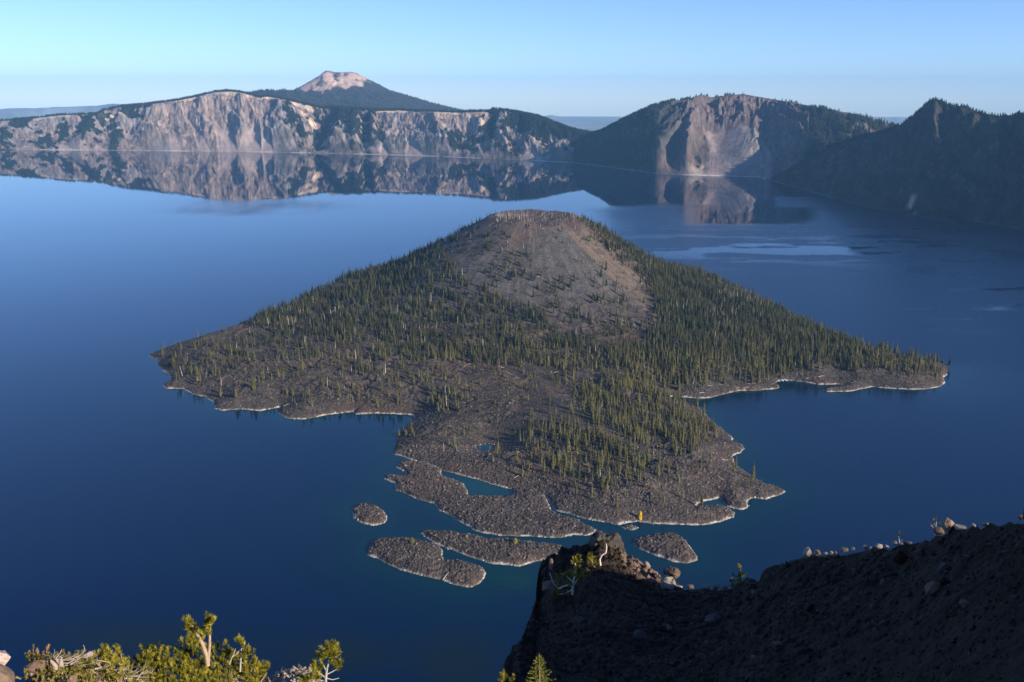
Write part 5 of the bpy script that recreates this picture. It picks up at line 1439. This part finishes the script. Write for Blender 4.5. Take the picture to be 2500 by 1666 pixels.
young_pine('small sparse pine standing alone right of the gravel mound',
           [[(797, 1700, .022), (795, 1660, .018), (797, 1640, .015), (801, 1622, .012), (805, 1605, .008), (806, 1590, .005)], [(796, 1648, .010), (812, 1640, .008), (826, 1632, .004)], [(795, 1655, .009), (785, 1648, .008), (773, 1638, .004)],
            [(797, 1640, .008), (790, 1625, .006), (785, 1616, .004)], [(800, 1626, .007), (812, 1612, .005), (822, 1603, .003)], [(796, 1656, .007), (812, 1660, .006), (828, 1656, .004)], [(796, 1664, .006), (780, 1660, .004), (770, 1662, .003)]], 10.0,
           [(806, 1592, 12, 12, 14), (821, 1600, 8, 8, 10), (786, 1610, 8, 10, 10), (770, 1636, 7, 10, 5), (826, 1630, 9, 9, 8), (812, 1608, 6, 8, 8), (800, 1606, 5, 8, 8)], bark=GR)
young_pine('low tuft of dwarf pine left of the small sparse pine', [[(762, 1690, .01), (765, 1665, .006)]], 9.8, [(760, 1662, 12, 16, 6), (740, 1668, 5, 8, 4)])
young_pine('tiny green pine tip at the bottom edge left of the little spruce', [[(1233, 1700, .01), (1233, 1668, .006)]], 12.0, [(1232, 1658, 6, 4, 8), (1250, 1664, 3, 3, 3), (1226, 1664, 3, 4, 3)])

# little spruce at the bottom edge
def spruce():
    root = bpy.data.objects.new('young_spruce', None); S.collection.objects.link(root)
    tx, ty, tz = near_at(1317, 1602, 13); bz = tz - 1.35; root.location = (tx, ty, bz)
    a = Acc(); v, f = tube([(0, 0, 0), (.01, 0, .7), (0, 0, 1.33)], [.03, .018, .004]); a.add(v, f, BK * .6); a.build('trunk', M_bark, root)
    lf = Acc(); r = random.Random(5)
    for L in range(17):
        t = L / 16; z = .25 + 1.05 * t; R0 = .40 * (1 - t) ** .85 + .02
        for b in range(7):
            an = 6.283 * b / 7 + L * .8 + r.gauss(0, .2); rr = R0 * r.uniform(.7, 1.15)
            d = np.array((math.cos(an), math.sin(an), .28))
            steps = max(2, int(rr / .045))
            for q in range(steps):
                p = np.array((0, 0, z)) + d * rr * (q + .6) / steps
                v, f = needles(16, .045, .5, .028, r.randrange(9999), .0045)
                k = r.random(); lf.add(orient(v, d + np.array((r.gauss(0, .3), r.gauss(0, .3), .1))) + p, f, (np.array((.15, .175, .03)) * (1 - k) + np.array((.26, .25, .045)) * k))
    v, f = needles(30, .12, .2, .03, 3, .004); lf.add(v + np.array((0, 0, 1.28)), f, np.array((.27, .2, .05)))
    lf.build('foliage', M_pine, root)
    tag(root, 'little bright green spruce top at the bottom edge before the dark slope', 'tree')
spruce()

# crooked pine and dead wood on the outcrop
young_pine('crooked sunlit pine with white trunk growing on the dark outcrop',
           [[(1397, 1452, .10), (1399, 1425, .09), (1404, 1405, .08), (1406, 1385, .06), (1402, 1368, .04)], [(1399, 1430, .09), (1388, 1428, .08), (1376, 1432, .06), (1362, 1438, .04)], [(1398, 1432, .08), (1410, 1415, .05), (1424, 1402, .03)], [(1398, 1420, .07), (1385, 1410, .05), (1372, 1400, .03)],
            [(1396, 1440, .05), (1380, 1450, .04), (1362, 1452, .03)]], 'slope',
           [(1404, 1374, 14, 12, 14), (1408, 1395, 8, 8, 12), (1378, 1408, 16, 22, 8), (1410, 1412, 18, 22, 10), (1398, 1406, 10, 12, 8), (1365, 1428, 8, 8, 8), (1366, 1452, 14, 22, 8), (1395, 1430, 10, 12, 14), (1420, 1405, 6, 6, 8)], bark=np.array((.66, .60, .52)), tsize=3.4)
young_pine('small green pine bush between the crooked pine and the white dead stem', [[(1452, 1385, .06), (1446, 1372, .04), (1442, 1362, .03)]], 'slope', [(1440, 1364, 10, 8, 10), (1450, 1378, 12, 10, 10)], tsize=3.8)
young_pine('white curved dead stem standing against the rock knob', [[(1466, 1381, .09), (1464, 1366, .085), (1470, 1355, .08), (1479, 1350, .07), (1481, 1338, .055), (1480, 1328, .03)]], 'slope', [], name='snag', bark=np.array((.72, .68, .62)), cat='dead branch')
young_pine('thin curved grey dead stem on the left edge of the outcrop', [[(1372, 1438, .05), (1362, 1437, .07), (1352, 1426, .07), (1346, 1412, .06), (1342, 1398, .05)]], 'slope', [], name='snag', bark=np.array((.40, .38, .34)), cat='dead branch')
young_pine('dark little conifer on the crest between the two rows of stones', [[(1806, 1440, .08), (1807, 1410, .06), (1808, 1386, .02)]], 71, [(1807, 1392, 6, 4, 8), (1806, 1408, 16, 12, 10), (1804, 1424, 26, 22, 10), (1802, 1434, 24, 30, 6)], tsize=3.0, bark=BK * .4)
young_pine('thin dry sprig sticking up from the sunlit row of stones', [[(2196, 1330, .03), (2195, 1318, .03), (2193, 1310, .02)], [(2196, 1325, .02), (2203, 1318, .02)]], 58.5, [(2194, 1311, 3, 4, 5)], tsize=2.0, bark=GR, cat='sprig', name='sprig')
young_pine('sparse dry sprig rising left of the big jagged rock', [[(2282, 1306, .03), (2284, 1290, .03), (2286, 1274, .02)], [(2283, 1292, .02), (2272, 1282, .015)]], 54.5, [(2286, 1275, 4, 6, 6), (2273, 1283, 2, 4, 4)], tsize=1.8, bark=GR, cat='sprig', name='sprig')

# tangle of weathered dead branches through the shrubs
def dead_tangle(label, pxs, pys, n, d, seed, flow):
    r = random.Random(seed)
    a = Acc(); x0, y0, z0 = near_at(sum(pxs) / 2, sum(pys) / 2, d); O = np.array((x0, y0, z0))
    for q in range(n):
        px = r.uniform(*pxs); py = r.uniform(*pys); L = r.uniform(22, 70); ang = flow + r.gauss(0, .45); cur = r.gauss(.4, .5)
        pts, rad = [], []
        for k_ in range(6):
            pts.append(np.array(near_at(px, py, d + r.gauss(0, .02) - .02 * q / n)) - O); rad.append(.008 * (1 - k_ / 6.5) * r.uniform(.6, 1.1) * (1.6 if q % 5 == 0 else 1))
            px += math.cos(ang) * L / 5; py -= math.sin(ang) * L / 5 * .6; ang += cur / 5
        v, f = tube(pts, rad, 5); a.add(v, f, np.array((.34, .29, .24)) * r.uniform(.5, 1.25))
    o = a.build('dead_branches', M_bark); o.location = (x0, y0, z0)
    tag(o, label, 'dead branches')
dead_tangle('tangle of long pale dead branches sweeping up in front of the narrow pine shrub', (285, 375), (1642, 1668), 14, 9.55, 3, .35)
dead_tangle('tangle of short grey dead branches under the bright clump', (210, 290), (1632, 1652), 9, 9.75, 4, .2)
dead_tangle('fine dry grey twigs behind the two white stumps', (110, 185), (1604, 1628), 20, 9.9, 6, .7)
for k, (px, h_, lb) in enumerate([(134, 20, 'left of the two small white weathered stumps'), (149, 26, 'right and taller of the two small white weathered stumps')]):
    x0, y0, z0 = near_at(px, 1636, 9.7); a = Acc(); s_ = 12 / F
    v, f = tube([(0, 0, -.03), (.01, 0, h_ * s_ * .5), (.015 * (1 if k else -1), 0, h_ * s_ * .85), (.03 * (1 if k else -1), 0, h_ * s_ * 1.15)], [.032, .026, .018, .006], 7); a.add(v, f, (.36, .30, .25))
    v, f = tube([(0, 0, h_ * s_ * .5), (-.03, 0, h_ * s_ * .9), (-.035, 0, h_ * s_)], [.02, .012, .004], 6); a.add(v, f, (.36, .30, .25))
    o = a.build('stump', M_bark); o.location = (x0, y0, z0); tag(o, lb, 'stump')
# pebbles on the gravel mound
def pebbles():
    n = 700; V, Fc, C_ = [], [], []; off = 0
    r = np.random.default_rng(9)
    for q in range(n):
        px = r.uniform(630, 800); cp_ = np.interp(px, ck[:, 0], ck[:, 1]); t_ = r.uniform(.80, 1.0)
        d = 22 * t_; z = float(at_d(px, cp_, 22)[2]) - CAMZ; tcr = -z / 22
        nearz = min(-.44 * 22 * math.tan(R(39.5)), z * .44 - .2); u_ = (t_ - .44) / .56
        zz = nearz + (z - nearz) * (u_ + .16 * u_ * (1 - u_)); ph_ = float(at_d(px, cp_, 22)[0])
        x, y = d * math.sin(ph_), d * math.cos(ph_); zz += float(fg_noise(np.array(x), np.array(y), np.array(d)) * (1 - .88 * sm(np.array(t_), .93, 1.0))) - .1
        oc = np.array([(1, 0, 0), (-1, 0, 0), (0, 1, 0), (0, -1, 0), (0, 0, 1.0), (0, 0, -1)]) * r.uniform(.6, 1.1, (6, 1)) * r.gamma(3, .014) + np.array((x, y, zz + CAMZ + .02))
        V.append(oc); Fc.append(np.array([(0, 2, 4), (2, 1, 4), (1, 3, 4), (3, 0, 4), (2, 0, 5), (1, 2, 5), (3, 1, 5), (0, 3, 5)]) + off); off += 6
        C_.append(np.broadcast_to(np.array((.42, .34, .28)) * r.uniform(.5, 1.3), (6, 3)))
    o = link_mesh('pebbles', np.concatenate(V), np.concatenate(Fc), M_island, col=np.concatenate(C_)); tag(o, 'loose pebbles on the gravel mound right of the large shrub', kind='stuff')
pebbles()
# ------------------------------------------------------------------ haze
def make_haze():
    x0, x1, y0, y1, z0, z1 = -20000, 20000, -900, 27500, -1000, 1100
    v = [(x, y, z) for z in (z0, z1) for y in (y0, y1) for x in (x0, x1)]
    f = [(0, 2, 3, 1), (4, 5, 7, 6), (0, 1, 5, 4), (2, 6, 7, 3), (0, 4, 6, 2), (1, 3, 7, 5)]
    m = bpy.data.materials.new('haze_air'); m.use_nodes = True
    n = m.node_tree.nodes; l = m.node_tree.links
    n.remove(n['Principled BSDF'])
    pv = n.new('ShaderNodeVolumePrincipled')
    pv.inputs['Color'].default_value = (.25, .58, 1.0, 1)
    pv.inputs['Density'].default_value = HAZE
    pv.inputs['Anisotropy'].default_value = 0.0
    l.new(pv.outputs[0], n['Material Output'].inputs['Volume'])
    tag(link_mesh('haze', v, f, m), kind='stuff')
    bpy.data.objects['haze']['label'] = 'thin pale blue haze in the air over the lake'
make_haze()
